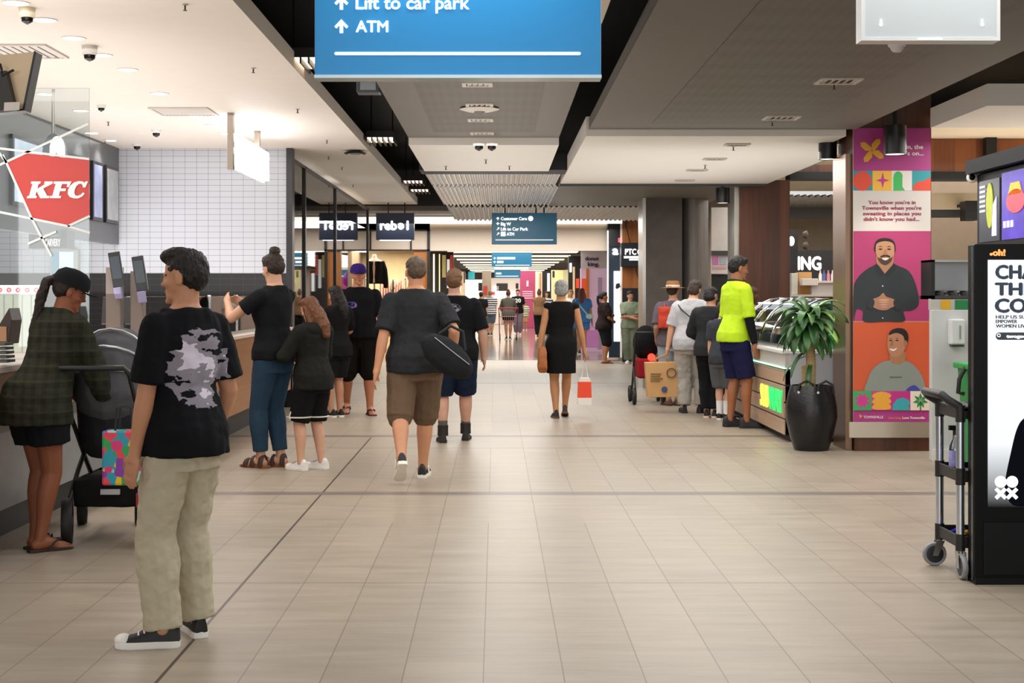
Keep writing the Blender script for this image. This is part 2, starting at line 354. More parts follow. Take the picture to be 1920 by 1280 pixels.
    if shoes:
        kind, c1, c2 = shoes[:3]
        for i, s in enumerate((-1, 1)):
            hj, k, a, RF = kn[i]; fl = .158*h; z0 = -.045*h
            def out(w=1, n=10):
                pr = [(-.27, .0), (-.255, .62), (-.16, .78), (.1, .72), (.35, .9), (.52, .98), (.64, .88), (.72, .6), (.755, 0)]
                return [(-x*.029*h*w, y*fl) for y, x in pr]+[(x*.029*h*w, y*fl) for y, x in pr[-2:0:-1]]
            T = lambda x, y, z: a+RF @ V((x, y, z0+z))
            sh = {'sneaker': .017, 'boot': .018, 'sandal': .013, 'thong': .01, 'slip': .013}[kind]*h
            so = MB().rings([[T(x*q, y*q, z) for x, y in out()] for z, q in ((0, .97), (.002*h, 1), (sh-.002*h, 1), (sh, .97))])
            if kind in ('sneaker', 'boot', 'slip'):
                prof = [(-.262, .35, .030), (-.25, .66, .052), (-.17, .72, .064), (-.02, .68, .066), (.12, .7, .06), (.28, .82, .046), (.45, .93, .034), (.6, .84, .03), (.69, .6, .026), (.735, .25, .02)]
                rr = []
                for y, wd, z in prof:
                    z = z*h; rr.append([T(math.cos(q)*wd*.0275*h*(1 if math.sin(q) < .3 else .94), y*fl, sh*.6+(z-sh*.6)*max(0, math.sin(q))**.75) for q in [math.pi*k/10 for k in range(11)]])
                up_ = MB().rings(rr)
                if kind == 'boot': up_.tube([T(0, -.06*fl, .04*h), T(0, -.06*fl, .075*h), T(0, -.06*fl, .1*h)], [.031*h, .03*h, .031*h], 16)
                so2 = up_.build({'boot': 'boot', 'slip': 'shoe'}.get(kind, 'shoe'), c1, root, True, smooth=True)
                so.build('sole', c2, so2, True, smooth=False)
                if kind == 'sneaker':
                    tc = MB().ell(T(0, .62*fl, .02*h), (.0255*h, .022*h, .0155*h), RF); tc.build('toe_cap', shoes[3] if len(shoes) > 3 else c2, so2, True, smooth=True)
                    lc = MB()
                    for q in range(4):
                        y = .1+.09*q; z = .055-.006*q; lc.tube([T(-.016*h, y*fl, z*h-.004*h), T(-.006*h, (y+.012)*fl, z*h+.001*h), T(.006*h, y*fl, z*h+.002*h), T(.016*h, (y+.01)*fl, z*h-.004*h)], .0025*h, 6)
                    lc.build('laces', shoes[4] if len(shoes) > 4 else c2, so2, True, smooth=True)
                    if len(shoes) > 5:
                        st = MB()
                        for sd in (-1, 1):
                            for q in range(3): st.tube([T(sd*.0245*h, (.12+.08*q)*fl, .02*h), T(sd*.0225*h, (.02+.08*q)*fl, .05*h)], .003*h, 6)
                        st.build('side_stripes', shoes[5], so2, True)
            else:
                so2 = so.build({'sandal': 'sandal', 'thong': 'thong_sandal'}[kind], c2, root, True, bev=0); st = MB()
                if kind == 'sandal':
                    for y, hh, wd in ((.45, .036, .03), (.2, .05, .027), (-.1, .06, .026)):
                        st.tube([T(math.cos(q)*wd*h, y*fl, sh*.6+math.sin(q)*(hh*h-sh*.6)) for q in [math.pi*k/8 for k in range(9)]], .0055*h, 8, flat=2.2)
                else:
                    for sd in (-1, 1): st.tube([T(0, .52*fl, sh), T(sd*.008*h, .45*fl, .04*h), T(sd*.022*h, .3*fl, .035*h), T(sd*.026*h, .15*fl, sh)], .0035*h, 8)
                st.build('strap', c1, so2, True, smooth=True)
            if sock:
                MB().tube([T(0, -.05*fl, .05*h), T(0, -.05*fl, .075*h), T(0, -.05*fl, sock[1]*h)], [.027*h, .0255*h, .028*h], 16).build('sock', sock[0], root, True, smooth=True)
    # hair
    if hair:
        kind, hx = hair[:2]; hm = hairm(hx); m = MB()
        if kind != 'crop':
            hell(m, (0, -.09, .70), (.36, .42, .35)); hell(m, (0, -.2, .56), (.34, .31, .36)); hell(m, (0, .12, .86), (.27, .24, .14))
        else:
            hell(m, (0, -.08, .70), (.338, .415, .325)); hell(m, (0, -.2, .56), (.325, .29, .34))
        if kind == 'top': hell(m, (0, .08, .93), (.3, .33, .16)); hell(m, (0, .27, .9), (.22, .16, .12))
        if kind in ('bob',): hell(m, (0, -.2, .4), (.37, .3, .3))
        if kind == 'long':
            hell(m, (0, -.24, .35), (.38, .26, .4)); m.tube([hd((0, -.26, .4)), hd((0, -.32, 0)), hd((0, -.36, -.45)), hd((0, -.36, -.95))], [.3*hu, .34*hu, .32*hu, .14*hu], 14, flat=1)
            for s in (-1, 1): m.tube([hd((s*.3, .02, .6)), hd((s*.36, .0, .2)), hd((s*.36, -.02, -.25)), hd((s*.3, -.05, -.6))], [.1*hu, .13*hu, .13*hu, .06*hu], 10)
        if kind == 'pony':
            m.ell(hd((0, -.5, .7)), (.11*hu,)*3); m.tube([hd((0, -.45, .7)), hd((0, -.68, .55)), hd((0, -.66, .1)), hd((0, -.55, -.45)), hd((0, -.45, -.9))], [.1*hu, .13*hu, .15*hu, .12*hu, .04*hu], 12)
        if kind == 'bun': m.ell(hd((0, -.25, 1.08)), (.2*hu, .2*hu, .17*hu)); m.ell(hd((.12, -.2, 1.12)), (.1*hu, .12*hu, .1*hu))
        m.build('hair', hm, root, True, vox=.0075*fs, sm=3, disp=.014, ds=.025)
    if cap:
        kind, cm = cap[:2]; m = MB()
        if kind == 'cap':
            m.rings([[hd((math.cos(q)*.405*w_, -.08+math.sin(q)*.5*w_, z)) for q in [k*math.pi/10 for k in range(20)]] for z, w_ in ((.62, 1), (.76, 1), (.93, .9), (1.06, .6), (1.1, .15))])
            m.rings([[hd((x, .3+y*.42, z-.1*(abs(x)/.33)**2-(y-.2)*.06)) for x, y in [(-.33, 0), (-.3, .5), (-.18, .86), (0, .98), (.18, .86), (.3, .5), (.33, 0)]] for z in (.66, .69)])
        else:
            m.lathe((0, 0, 0), [(.78, .66), (.8, .68), (.55, .71), (.42, .73), (.41, .9), (.37, 1.08), (.3, 1.1), (.1, 1.06)], 24); m.v = [hd((v.x, v.y-.06, v.z)) for v in m.v]
        co = m.build('cap' if kind == 'cap' else 'hat', cm, root, True, smooth=True)
        if len(cap) > 2:
            MB().add([hd((.425*math.cos(q), -.06+.425*math.sin(q), z)) for z in (.74, .86) for q in [k*math.pi/12 for k in range(24)]], [(i, (i+1) % 24, 24+(i+1) % 24, 24+i) for i in range(24)]).build('hat_band', cap[2], co, True)
    if face:
        for s in (-1, 1):
            MB().ell(hd((s*.125, .288, .47)), (.04*hu, .025*hu, .018*hu), RH, 10).build('eye', M('1c1512', .2), root, True, smooth=True)
            MB().tube([hd((s*.06, .345, .545)), hd((s*.13, .325, .562)), hd((s*.2, .265, .545))], .016*hu, 8).build('eyebrow', hairm(hair[1] if hair else '2a1d14'), root, True, smooth=True)
        MB().ell(hd((0, .348, .225)), (.09*hu, .03*hu, .026*hu), RH, 12).build('mouth', M('9a5a50', .45), root, True, smooth=True)
    J = dict(root=root, wr=wr, el=el, shl=shl, hd=hd, up=up, kn=kn, h=h, hu=hu)
    return root, J
def world(root, p): return MW[root.name] @ V(p)
# ---------------------------------------------------------------- materials of the setting
def nodes(name):
    m = bpy.data.materials.new(name); m.use_nodes = True; return m, m.node_tree, m.node_tree.nodes['Principled BSDF']
class NT:
    def __init__(s, nt): s.nt = nt
    def n(s, t, **kw):
        x = s.nt.nodes.new(t)
        for k, v in kw.items(): setattr(x, k, v)
        return x
    def m(s, op, a, b=None):
        x = s.n('ShaderNodeMath', operation=op)
        for i, q in enumerate((a, b)):
            if q is None: continue
            if isinstance(q, (int, float)): x.inputs[i].default_value = q
            else: s.nt.links.new(q, x.inputs[i])
        return x.outputs[0]
    def mix(s, f, a, b):
        x = s.n('ShaderNodeMix', data_type='RGBA')
        for i, q in ((0, f), (6, a), (7, b)):
            if isinstance(q, (int, float)): x.inputs[i].default_value = q
            elif isinstance(q, tuple): x.inputs[i].default_value = q
            else: s.nt.links.new(q, x.inputs[i])
        return x.outputs[2]
def floor_mat():
    m, nt, b = nodes('floor_tiles'); t = NT(nt); tc = t.n('ShaderNodeTexCoord'); sp = t.n('ShaderNodeSeparateXYZ'); nt.links.new(tc.outputs['Object'], sp.inputs[0])
    X, Y = sp.outputs[0], sp.outputs[1]; xp = t.m('ADD', t.m('ADD', X, t.m('MULTIPLY', Y, .0026)), .048)
    def near(v, half): return t.m('LESS_THAN', t.m('ABSOLUTE', v), half)
    def joint(per, off, half):
        q = t.m('SUBTRACT', xp, off); return near(t.m('SUBTRACT', t.m('MODULO', t.m('ADD', q, per*100.5), per), per/2), half)
    odd = joint(.608, .304, .0022); even = joint(.608, 0, .0022)
    hide = t.m('MULTIPLY', t.m('GREATER_THAN', Y, 8.99), t.m('LESS_THAN', Y, 10.3)); hide2 = t.m('MULTIPLY', t.m('GREATER_THAN', Y, 13.4), t.m('LESS_THAN', Y, 16.2))
    even = t.m('MULTIPLY', even, t.m('SUBTRACT', 1, t.m('ADD', hide, hide2)))
    lo = t.m('MAXIMUM', odd, even)
    for yy, hh in ((3.4, .004), (7.12, .006), (13.4, .014), (16.2, .012), (19.5, .014), (27.5, .02)): lo = t.m('MAXIMUM', lo, near(t.m('SUBTRACT', Y, yy), hh))
    dark = t.m('MULTIPLY', near(t.m('ADD', xp, 1.216), .0075), t.m('LESS_THAN', Y, 14.4))
    band = 0
    for yy, hh in ((10.33, .085), (14.53, .1), (23.27, .1), (31.5, .12)):
        q = near(t.m('SUBTRACT', Y, yy), hh); band = q if band == 0 else t.m('MAXIMUM', band, q)
    mp = t.n('ShaderNodeMapping'); nt.links.new(tc.outputs['Object'], mp.inputs[0]); mp.inputs['Scale'].default_value = (1.6, 9, 1)
    n1 = t.n('ShaderNodeTexNoise'); n1.inputs['Scale'].default_value = 1.1; n1.inputs['Detail'].default_value = 7; n1.inputs['Roughness'].default_value = .62; nt.links.new(mp.outputs[0], n1.inputs['Vector'])
    n2 = t.n('ShaderNodeTexNoise'); n2.inputs['Scale'].default_value = .35; nt.links.new(tc.outputs['Object'], n2.inputs['Vector'])
    cell = t.n('ShaderNodeCombineXYZ'); nt.links.new(t.m('FLOOR', t.m('DIVIDE', xp, .304)), cell.inputs[0]); nt.links.new(t.m('FLOOR', t.m('DIVIDE', Y, 1.86)), cell.inputs[1])
    wn = t.n('ShaderNodeTexWhiteNoise'); nt.links.new(cell.outputs[0], wn.inputs['Vector'])
    f = t.m('ADD', t.m('MULTIPLY', t.m('SUBTRACT', n1.outputs['Fac'], .5), 1.6), t.m('ADD', .5, t.m('MULTIPLY', t.m('SUBTRACT', wn.outputs['Value'], .5), .22)))
    c = t.mix(f, lin('83786a'), lin('ada18f')); c = t.mix(t.m('MULTIPLY', n2.outputs['Fac'], .35), c, lin('9e9180'))
    c = t.mix(t.m('MULTIPLY', lo, .75), c, lin('574a3f')); c = t.mix(t.m('MULTIPLY', dark, .85), c, lin('3a312b')); c = t.mix(t.m('MULTIPLY', band, .85), c, lin('6d6460'))
    nt.links.new(c, b.inputs['Base Color']); b.inputs['Specular IOR Level'].default_value = .4
    far = t.m('GREATER_THAN', Y, 31.5); nt.links.new(t.m('SUBTRACT', t.m('ADD', .34, t.m('MULTIPLY', n1.outputs['Fac'], .12)), t.m('MULTIPLY', far, .3)), b.inputs['Roughness'])
    return m
def tile_mat(name, c1, grout, ax, w=.15, hgt=.075, rough=.15, mort=.0016):
    m, nt, b = nodes(name); t = NT(nt); tc = t.n('ShaderNodeTexCoord'); sp = t.n('ShaderNodeSeparateXYZ'); nt.links.new(tc.outputs['Object'], sp.inputs[0])
    cb = t.n('ShaderNodeCombineXYZ'); nt.links.new(sp.outputs[0 if ax == 'x' else 1], cb.inputs[0]); nt.links.new(sp.outputs[2], cb.inputs[1])
    br = t.n('ShaderNodeTexBrick'); br.offset = 0; br.inputs['Scale'].default_value = 1; br.inputs['Brick Width'].default_value = w; br.inputs['Row Height'].default_value = hgt; br.inputs['Mortar Size'].default_value = mort
    br.inputs['Mortar Smooth'].default_value = .1; br.inputs['Color1'].default_value = lin(c1); br.inputs['Color2'].default_value = lin(c1); br.inputs['Mortar'].default_value = lin(grout)
    nt.links.new(cb.outputs[0], br.inputs['Vector']); nt.links.new(br.outputs['Color'], b.inputs['Base Color']); b.inputs['Roughness'].default_value = rough
    return m
def wood_mat(hx, hx2, ax='z', name='wood', board=.12, rough=.4):
    k = ('wood', hx, hx2, ax, board)
    if k in MATS: return MATS[k]
    m, nt, b = nodes(name); t = NT(nt); tc = t.n('ShaderNodeTexCoord'); mp = t.n('ShaderNodeMapping'); nt.links.new(tc.outputs['Object'], mp.inputs[0])
    mp.inputs['Scale'].default_value = {'z': (22, 22, 1.4), 'x': (1.4, 22, 22), 'y': (22, 1.4, 22)}[ax]
    n1 = t.n('ShaderNodeTexNoise'); n1.inputs['Scale'].default_value = 1; n1.inputs['Detail'].default_value = 5; nt.links.new(mp.outputs[0], n1.inputs['Vector'])
    sp = t.n('ShaderNodeSeparateXYZ'); nt.links.new(tc.outputs['Object'], sp.inputs[0])
    a = t.m('ADD', sp.outputs[0], sp.outputs[1]) if ax == 'z' else sp.outputs[2]
    wn = t.n('ShaderNodeTexWhiteNoise', noise_dimensions='1D'); nt.links.new(t.m('FLOOR', t.m('DIVIDE', a, board)), wn.inputs['W'])
    f = t.m('ADD', t.m('MULTIPLY', n1.outputs['Fac'], .8), t.m('MULTIPLY', t.m('SUBTRACT', wn.outputs['Value'], .4), .55))
    nt.links.new(t.mix(f, lin(hx), lin(hx2)), b.inputs['Base Color']); b.inputs['Roughness'].default_value = rough
    MATS[k] = m; return m
def perf_mat():
    m, nt, b = nodes('perforated_metal'); t = NT(nt); tc = t.n('ShaderNodeTexCoord'); sp = t.n('ShaderNodeSeparateXYZ'); nt.links.new(tc.outputs['Object'], sp.inputs[0])
    s1 = t.m('GREATER_THAN', t.m('FRACT', t.m('MULTIPLY', sp.outputs[0], 14)), .5); s2 = t.m('GREATER_THAN', t.m('FRACT', t.m('MULTIPLY', sp.outputs[1], 2.2)), .55)
    nt.links.new(t.mix(t.m('ADD', t.m('MULTIPLY', s1, .35), t.m('MULTIPLY', s2, .4)), lin('6c655e'), lin('615b54')), b.inputs['Base Color']); b.inputs['Roughness'].default_value = .6
    return m
WHITE = M('e6e0d8', .6, var=.03); PAINT = M('e9dfd4', .7, var=.03); GREY = M('77716b', .6, var=.05); BLACK = M('0b0b0c', .6, var=.05); CHAR = M('3a3b3d', .5); STEEL = M('b9b6b0', .28, .9, var=.1, stretch=(1, 1, 30)); CHROME = M('d8d8d8', .12, 1, var=0)
ALU = M('cfd6e2', .22, .95, var=.04); DKWOOD = wood_mat('2a140b', '6a3a1f'); ORWOOD = wood_mat('8a4a1a', 'c07a38', board=.4); SOFFIT = M('6e675f', .6, var=.05); BEIGE = M('d9c9b8', .7, var=.04)
# ---------------------------------------------------------------- setting
def sbox(name, x0, x1, y0, y1, z0, z1, mat, bev=0): return struct(MB().box(x0, x1, y0, y1, z0, z1).build(name, mat, bev=bev))
sbox('floor', -9, 10, -6, 78, -.1, 0, floor_mat())
ZL, ZR = 3.327, 2.963
def YL(py): return (ZL-H)*F/(HY-py)
def YR(py): return (ZR-H)*F/(HY-py)
sbox('ceiling', -9, -1.71, 1, 29.6, ZL, ZL+.14, PAINT)
sbox('ceiling_void', -9, 10, -6, 31.6, 4.2, 4.3, BLACK)
sbox('ceiling_walkway', -.883, .573, 8.0, 13.77, ZR, ZR+.05, GREY)
sbox('ceiling_walkway_entry', -.883, .573, 1.5, 7.98, ZR, ZR+.05, PAINT)
struct(MB().box(-.62, .32, 8.4, 13.3, ZR-.004, ZR-.001).build('ceiling_grille', perf_mat()))
sbox('ceiling_walkway_white', -.883, .573, 13.78, 16.7, ZR-.07, ZR+.02, WHITE)
sbox('ceiling_kiosk_grey', .82, 3.27, 1.5, 13.08, ZR, ZR+.1, SOFFIT)
struct(MB().box(1.35, 2.75, 5, 12.6, ZR-.004, ZR-.001).build('ceiling_grille_right', perf_mat()))
struct(MB().prism([(x, y, ZR-.06) for x, y in ((.795, 13.1), (3.19, 13.1), (3.19, 13.78), (3.52, 13.78), (3.52, 18.7), (.795, 18.7))], (0, 0, .18)).build('ceiling_kiosk_white', WHITE))
sbox('ceiling_trim_dark', .79, 3.5, 18.71, 18.8, ZR-.09, ZR+.1, CHAR)
sbox('ceiling_kiosk_rear', .8, 3.4, 18.81, 24.0, ZR-.02, ZR+.08, GREY)
def corrugated(name, x0, x1, y0, y1, z, mat, per=.062, amp=.017, ang=0, th=.012):
    n = int((x1-x0)/per*6); m = MB(); pts = [(x0+(x1-x0)*k/n, z+amp*math.sin(2*math.pi*(x1-x0)*k/n/per)) for k in range(n+1)]
    for k in range(n):
        (a, za), (b, zb) = pts[k], pts[k+1]
        s = ang; m.add([(a, y0, za), (b, y0, zb), (b+s, y1, zb), (a+s, y1, za), (a, y0, za+th), (b, y0, zb+th), (b+s, y1, zb+th), (a+s, y1, za+th)], [(0, 1, 2, 3), (7, 6, 5, 4), (0, 4, 5, 1), (3, 2, 6, 7)])
    bmesh_smooth = m.build(name, mat, smooth=False); return struct(bmesh_smooth)
CORR = M('c4beb6', .26, .8, var=.15, vs=2)
corrugated('ceiling_metal_front', -.92, .76, 17.4, 19.4, ZR-.03, CORR)
corrugated('ceiling_metal_rear', -.92, .82, 19.55, 23.6, ZR-.03, CORR)
corrugated('ceiling_metal_low', -.9, 3.2, 24.2, 28.6, ZR-.02, M('8d8781', .35, .5), per=.09, amp=.02)
sbox('ceiling_gap_strip', -.95, .8, 16.75, 17.35, ZR-.05, ZR+.15, BLACK)  # black strip standing in for the dark gap before the metal panels
sbox('ceiling_rear_left', -4, -.95, 29.7, 31.4, 3.2, 3.3, GREY)
sbox('ceiling_rear', -.95, 4.2, 28.7, 31.4, 3.2, 3.3, GREY)
# outer walls of the modelled part
sbox('wall_left', -9.1, -9, -6, 31.6, 0, 4.3, M('6f6a66', .7)); sbox('wall_right', 9.9, 10, -6, 31.6, 0, 4.3, M('8a7c6c', .7))
# left: tiled food hall
TX = tile_mat('white_tiles_cross', 'c9cdd6', '4a4d52', 'x', mort=.0016); TB = tile_mat('black_tiles', '08090a', '3a3c3e', 'x', rough=.35)
Yt = 18.3
sbox('wall_tiled', -9, -2.69, Yt, Yt+.12, 1.72, ZL, TX); sbox('wall_tiled_base', -9, -2.69, Yt, Yt+.12, 0, 1.72, TB)
sbox('wall_menu_bulkhead', -5.0, -4.9, 8, Yt-.002, 2.09, ZL-.001, M('55575a', .35))
sbox('wall_food_left', -7.6, -7.5, 2, Yt, 0, ZL, tile_mat('white_tiles_long', 'dcdcde', '5a5d60', 'y'))
# shopfront in glass beyond the tiles
def mull(name, Y, x=-2.69, wd=.05, z1=ZL-.1, z0=0): return struct(MB().box(x-wd, x, Y, Y+.07, z0, z1).build(name, M('17181b', .35)))
sbox('trim_tile_post', -2.74, -2.66, Yt-.05, Yt+.14, 0, ZL, M('1b1c1f', .35))
for i, Y in enumerate((19.7, 23.4, 29.2)): mull('trim_%d' % (i+1), Y)
struct(MB().box(-2.74, -2.69, Yt+.15, 29.3, ZL-.14, ZL-.1).build('trim_shopfront_head', M('17181b', .35)))
struct(MB().box(-2.73, -2.715, Yt+.15, 29.2, .06, ZL-.14).build('window_1', glass('e9f2ee', a=.22)))
sbox('wall_shop_pillar', -4.1, -2.9, 21.8, 25, 0, 2.95, M('0f0f10', .4))
sbox('wall_shop_back', -9, -4.6, 26, 26.1, 0, ZL, M('cfc3ae', .7)); sbox('wall_shop_side', -4.6, -4.5, 22, 31, 0, ZL, M('d8cbb2', .7))
sbox('wall_shop_blue_band', -8.9, -4.62, 25.95, 25.99, 1.2, 2.0, M('12506a', .5))
# rear: bulkhead with a lit cove and the mall beyond
Yr = 31.5
sbox('wall_bulkhead', GX(640, Yr), GX(1168, Yr), Yr, Yr+.2, GZ(470, Yr), GZ(419, Yr), BEIGE)
struct(MB().box(GX(560, Yr), GX(1168, Yr), Yr-.05, Yr+.2, GZ(419, Yr), GZ(407, Yr)).build('cornice_light', glow('fff8ee', 2.2)))
sbox('wall_bulkhead_top', -9, 4, Yr, Yr+.2, GZ(407, Yr), 4.2, GREY)
ZF = 2.62
sbox('ceiling_far', -3, 4.5, Yr+.2, 76, ZF, ZF+.1, M('1d1c1a', .6))
for k in range(9):
    yy = 38+k*4.1; struct(MB().box(-1.4, 2.1, yy, yy+.9, ZF-.03, ZF-.002).build('ceiling_strip_%d' % (k+1), glow('fff6dc', 1.3)))
sbox('wall_far_end', -4, 5, 75, 75.2, 0, ZF, M('cbbfae', .7))
sbox('wall_far_left', -1.95, -1.85, 33.5, 75, 0, ZF, M('b9a58e', .6)); sbox('wall_far_right', 3.0, 3.1, 36, 75, 0, ZF, M('c9b3a8', .6))
# right: pillars and bulkheads
def pxbox(name, x0, x1, y0, y1, Y, dY, mat, bev=0): return struct(MB().pbox(x0, x1, y0, y1, Y, dY).build(name, mat, bev=bev))
CONC = M('625d58', .75, var=.3, vs=5, bump=.3)
Yc = 22.0
sbox('pillar_stone', GX(1211, Yc), GX(1279, Yc), Yc, Yc+.7, 0, ZR-.02, CONC); sbox('pillar_stone_trim', GX(1205, Yc), GX(1211, Yc), Yc, Yc+.7, 0, ZR-.02, STEEL)
struct(MB().cyl((GX(1307, Yc), Yc+.3, 0), (GX(1307, Yc), Yc+.3, ZR-.02), 26*Yc/F, n=40).build('pillar_round', M('77736e', .45, .3, var=.35, vs=6, stretch=(6, 6, .5)), smooth=True))
sbox('wall_white_panel', GX(1334, 24.5), GX(1392, 24.5), 24.5, 24.6, 0, 2.95, M('d8d2cc', .6)); pxbox('wall_doorway_dark', 1334, 1366, 514, 760, 24.45, .04, M('16181a', .5)); pxbox('wall_panel_header', 1334, 1372, 470, 478, 24.3, .1, CHAR)
Yw = 18.85
sbox('pillar_timber', GX(1386, Yw), GX(1481, Yw), Yw, Yw+.6, 0, ZR, DKWOOD); sbox('pillar_timber_trim', GX(1378, Yw), GX(1386, Yw), Yw+.05, Yw+.6, 0, ZR, STEEL)
Yp = 13.15
sbox('pillar_poster', GX(1600, Yp), GX(1746, Yp), Yp, Yp+.56, 0.14, 3.4, DKWOOD); sbox('pillar_poster_plinth', GX(1596, Yp)+.03, GX(1746, Yp), Yp-.01, Yp+.56, 0, .14, DKWOOD)
sbox('pillar_poster_skirting', GX(1591, Yp), GX(1748, Yp), Yp-.03, Yp+.6, .125, .27, M('d2c6b6', .25, .85, var=.08, stretch=(.3, 1, 30)))
COPPER = M('8a6f5c', .28, .8, var=.15, stretch=(8, 8, .3)); sbox('pillar_poster_side', GX(1600, Yp)-.06, GX(1600, Yp)-.002, Yp+.05, Yp+.55, .0, 2.75, COPPER)
struct(MB().box(3.76, 8, 10.97, 12.42, 2.9, 3.07).build('ceiling_panel_right', WHITE))
sbox('ceiling_panel_warm', 4.0, 8, 12.5, 18, 3.09, 3.15, M('e6d6b8', .6)); sbox('wall_timber_fascia', 4.02, 8, 15.0, 15.08, 2.74, 3.085, wood_mat('5a2c12', 'a05c2a', board=.22)); sbox('wall_fascia_beam', 4.02, 8, 14.98, 15.3, 2.66, 2.74, BLACK)
sbox('wall_fascia_post', GX(1848, 14.9), GX(1868, 14.9), 14.88, 14.97, 2.70, 3.2, BLACK)
sbox('wall_fascia_inner', 4.45, 8, 17, 17.4, 2.46, 2.66, M('d6c6a8', .6)); sbox('wall_kiosk_back', 4.8, 9, 19.5, 19.6, 0, 3.6, M('a08c76', .7)); sbox('wall_kiosk_shelf_dark', 4.45, 8, 17.0, 17.3, 2.38, 2.455, CHAR)
sbox('wall_timber_lintel', GX(1481, 19.1), GX(1600, 19.1), 19.1, 19.2, GZ(322, 19.1), ZR+.3, DKWOOD); pxbox('wall_lintel_beam', 1481, 1600, 322, 336, 19.05, .3, BLACK)
sbox('wall_court_back', 4.2, 9.5, 31, 31.1, 0, 3.6, M('d9c8b2', .7)); sbox('ceiling_court', 3.52, 9.5, 20, 26, 3.34, 3.4, M('ddd0ba', .6)); corrugated('ceiling_court_metal', 4.5, 8.5, 26.1, 28.4, 3.25, M('dfe2e4', .3, .5), per=.12, amp=.03); sbox('wall_court_beam', 4.2, 9, 28.5, 28.8, GZ(408, 28.5), 3.2, M('77777a', .5))
for x0, x1 in ((-9, -4), (4.2, 10)): pass
# ---------------------------------------------------------------- ceiling fixtures
def ceil_pos(px, py, z=ZL):
    Y = (z-H)*F/(HY-py); return GX(px, Y), Y
LAMP = glow('fff0dc', 9); TRIM = M('e8e4de', .5, var=0)
def downlight(px, py, label, z=ZL, power=34, r=.075):
    x, y = ceil_pos(px, py, z); t = thing('downlight', label, 'ceiling light', (x, y, z), 0, 'recessed downlights in the food hall ceiling')
    MB().lathe((0, 0, -.006), [(r+.014, 0), (r+.014, .005), (r, .005), (r, 0)], 24).build('trim_ring', TRIM, t, True); MB().lathe((0, 0, -.003), [(.001, 0), (r, 0), (r, .002), (.001, .002)], 24).build('lens', LAMP, t, True)
    d = bpy.data.lights.new('downlight_spot', 'SPOT'); d.energy = power; d.spot_size = 2.2; d.spot_blend = .8; d.shadow_soft_size = .07; d.color = (1, .92, .85); o = bpy.data.objects.new('downlight_spot', d); COL.objects.link(o); o.location = (x, y, z-.03)
DL = [(83, 37, 'recessed downlight beside the nearest pale dome camera'), (138, 71, 'recessed downlight behind the nearest pale dome camera'), (190, 103, 'recessed downlight touching the second pale dome camera'), (239, 130, 'recessed downlight just past the second dome camera'), (299, 175, 'recessed downlight in front of the wide air vent'),
      (85, 176, 'recessed downlight seen through the top of the glass screen'), (152, 207, 'recessed downlight at the edge of the glass screen'), (172, 249, 'recessed downlight by the end of the menu bulkhead'), (207, 263, 'recessed downlight close to the top of the tiled wall'), (368, 218, 'recessed downlight beneath the wide air vent'), (397, 235, 'recessed downlight left of the lit hanging sign'), (424, 250, 'recessed downlight nearest the lit hanging sign'), (30, 5, 'recessed downlight at the top left corner of the photo'), ]
for q in DL: downlight(*q)
def dome(px, py, label, size=.085, body='d8cdb4', z=ZL, tall=.09, dx=0):
    x, y = ceil_pos(px, py, z); x += dx; t = thing('dome_camera', label, 'camera', (x, y, z), 0, 'dome security cameras')
    MB().lathe((0, 0, -tall), [(size*.9, 0), (size, .012), (size, tall-.006), (size*1.12, tall-.004), (size*1.12, tall)], 24).build('housing', M(body, .5), t, True, smooth=True)
    MB().lathe((0, 0, -tall-size*.85), [(.004, 0), (size*.4, .01), (size*.68, size*.35), (size*.78, size*.75), (size*.78, size*.86)], 24).build('dome', M('191410', .12, .2), t, True, smooth=True)
dome(51, 15, 'cream dome camera with smoked bulb in the top left corner', .052, tall=.065); dome(168, 86, 'grey-white dome camera second from the top left corner', body='c9c4bd', size=.058, tall=.07)
dome(190, 197, 'small white dome camera beside the glass screen', .043, 'e4e2df', tall=.03); dome(293, 243, 'small white dome camera in front of the tiled wall', .055, 'e4e2df', tall=.04); dome(257, 270, 'small white dome camera right against the tiled wall', .055, 'e4e2df', tall=.03)
dome(898, 267, 'left one of the paired dome cameras under the walkway ceiling', .055, 'cfc6ba', ZR-.07, .035); dome(922, 267, 'right one of the paired dome cameras under the walkway ceiling', .055, 'cfc6ba', ZR-.07, .035)
def sprinkler(px, py, z, label):
    x, y = ceil_pos(px, py, z); t = thing('sprinkler', label, 'sprinkler', (x, y, z), 0, 'ceiling sprinklers')
    MB().lathe((0, 0, -.008), [(.018, 0), (.018, .006), (.001, .006)], 16).build('rose', M('b8b0a6', .4), t, True); MB().cyl((0, 0, -.04), (0, 0, -.006), .006, n=8).lathe((0, 0, -.043), [(.001, 0), (.014, 0), (.014, .004), (.001, .004)], 12).build('head', M('4a433c', .4, .6), t, True)
for px, py, lb in ((347, 8, 'tiny sprinkler nearest the viewer on the white food hall ceiling'), (475, 127, 'tiny sprinkler beyond it beside the ceiling edge'), (558, 204, 'tiny sprinkler in the bright pool of light on the ceiling'), (613, 262, 'tiny sprinkler just before the black disc speaker'), (616, 293, 'tiny sprinkler above the glass shopfront head'), (641, 313, 'tiny sprinkler over the middle of the glass shopfront'), (662, 346, 'tiny sprinkler over the far part of the glass shopfront'), (203, 228, 'tiny sprinkler right of the glass screen'), (197, 262, 'tiny sprinkler over the menu bulkhead end')): sprinkler(px, py, ZL, lb)
for px, py, lb in ((836, 311, 'tiny sprinkler left on the white walkway panel'), (955, 311, 'tiny sprinkler right on the white walkway panel'), (911, 299, 'tiny sprinkler behind the paired dome cameras')): sprinkler(px, py, ZR-.07, lb)
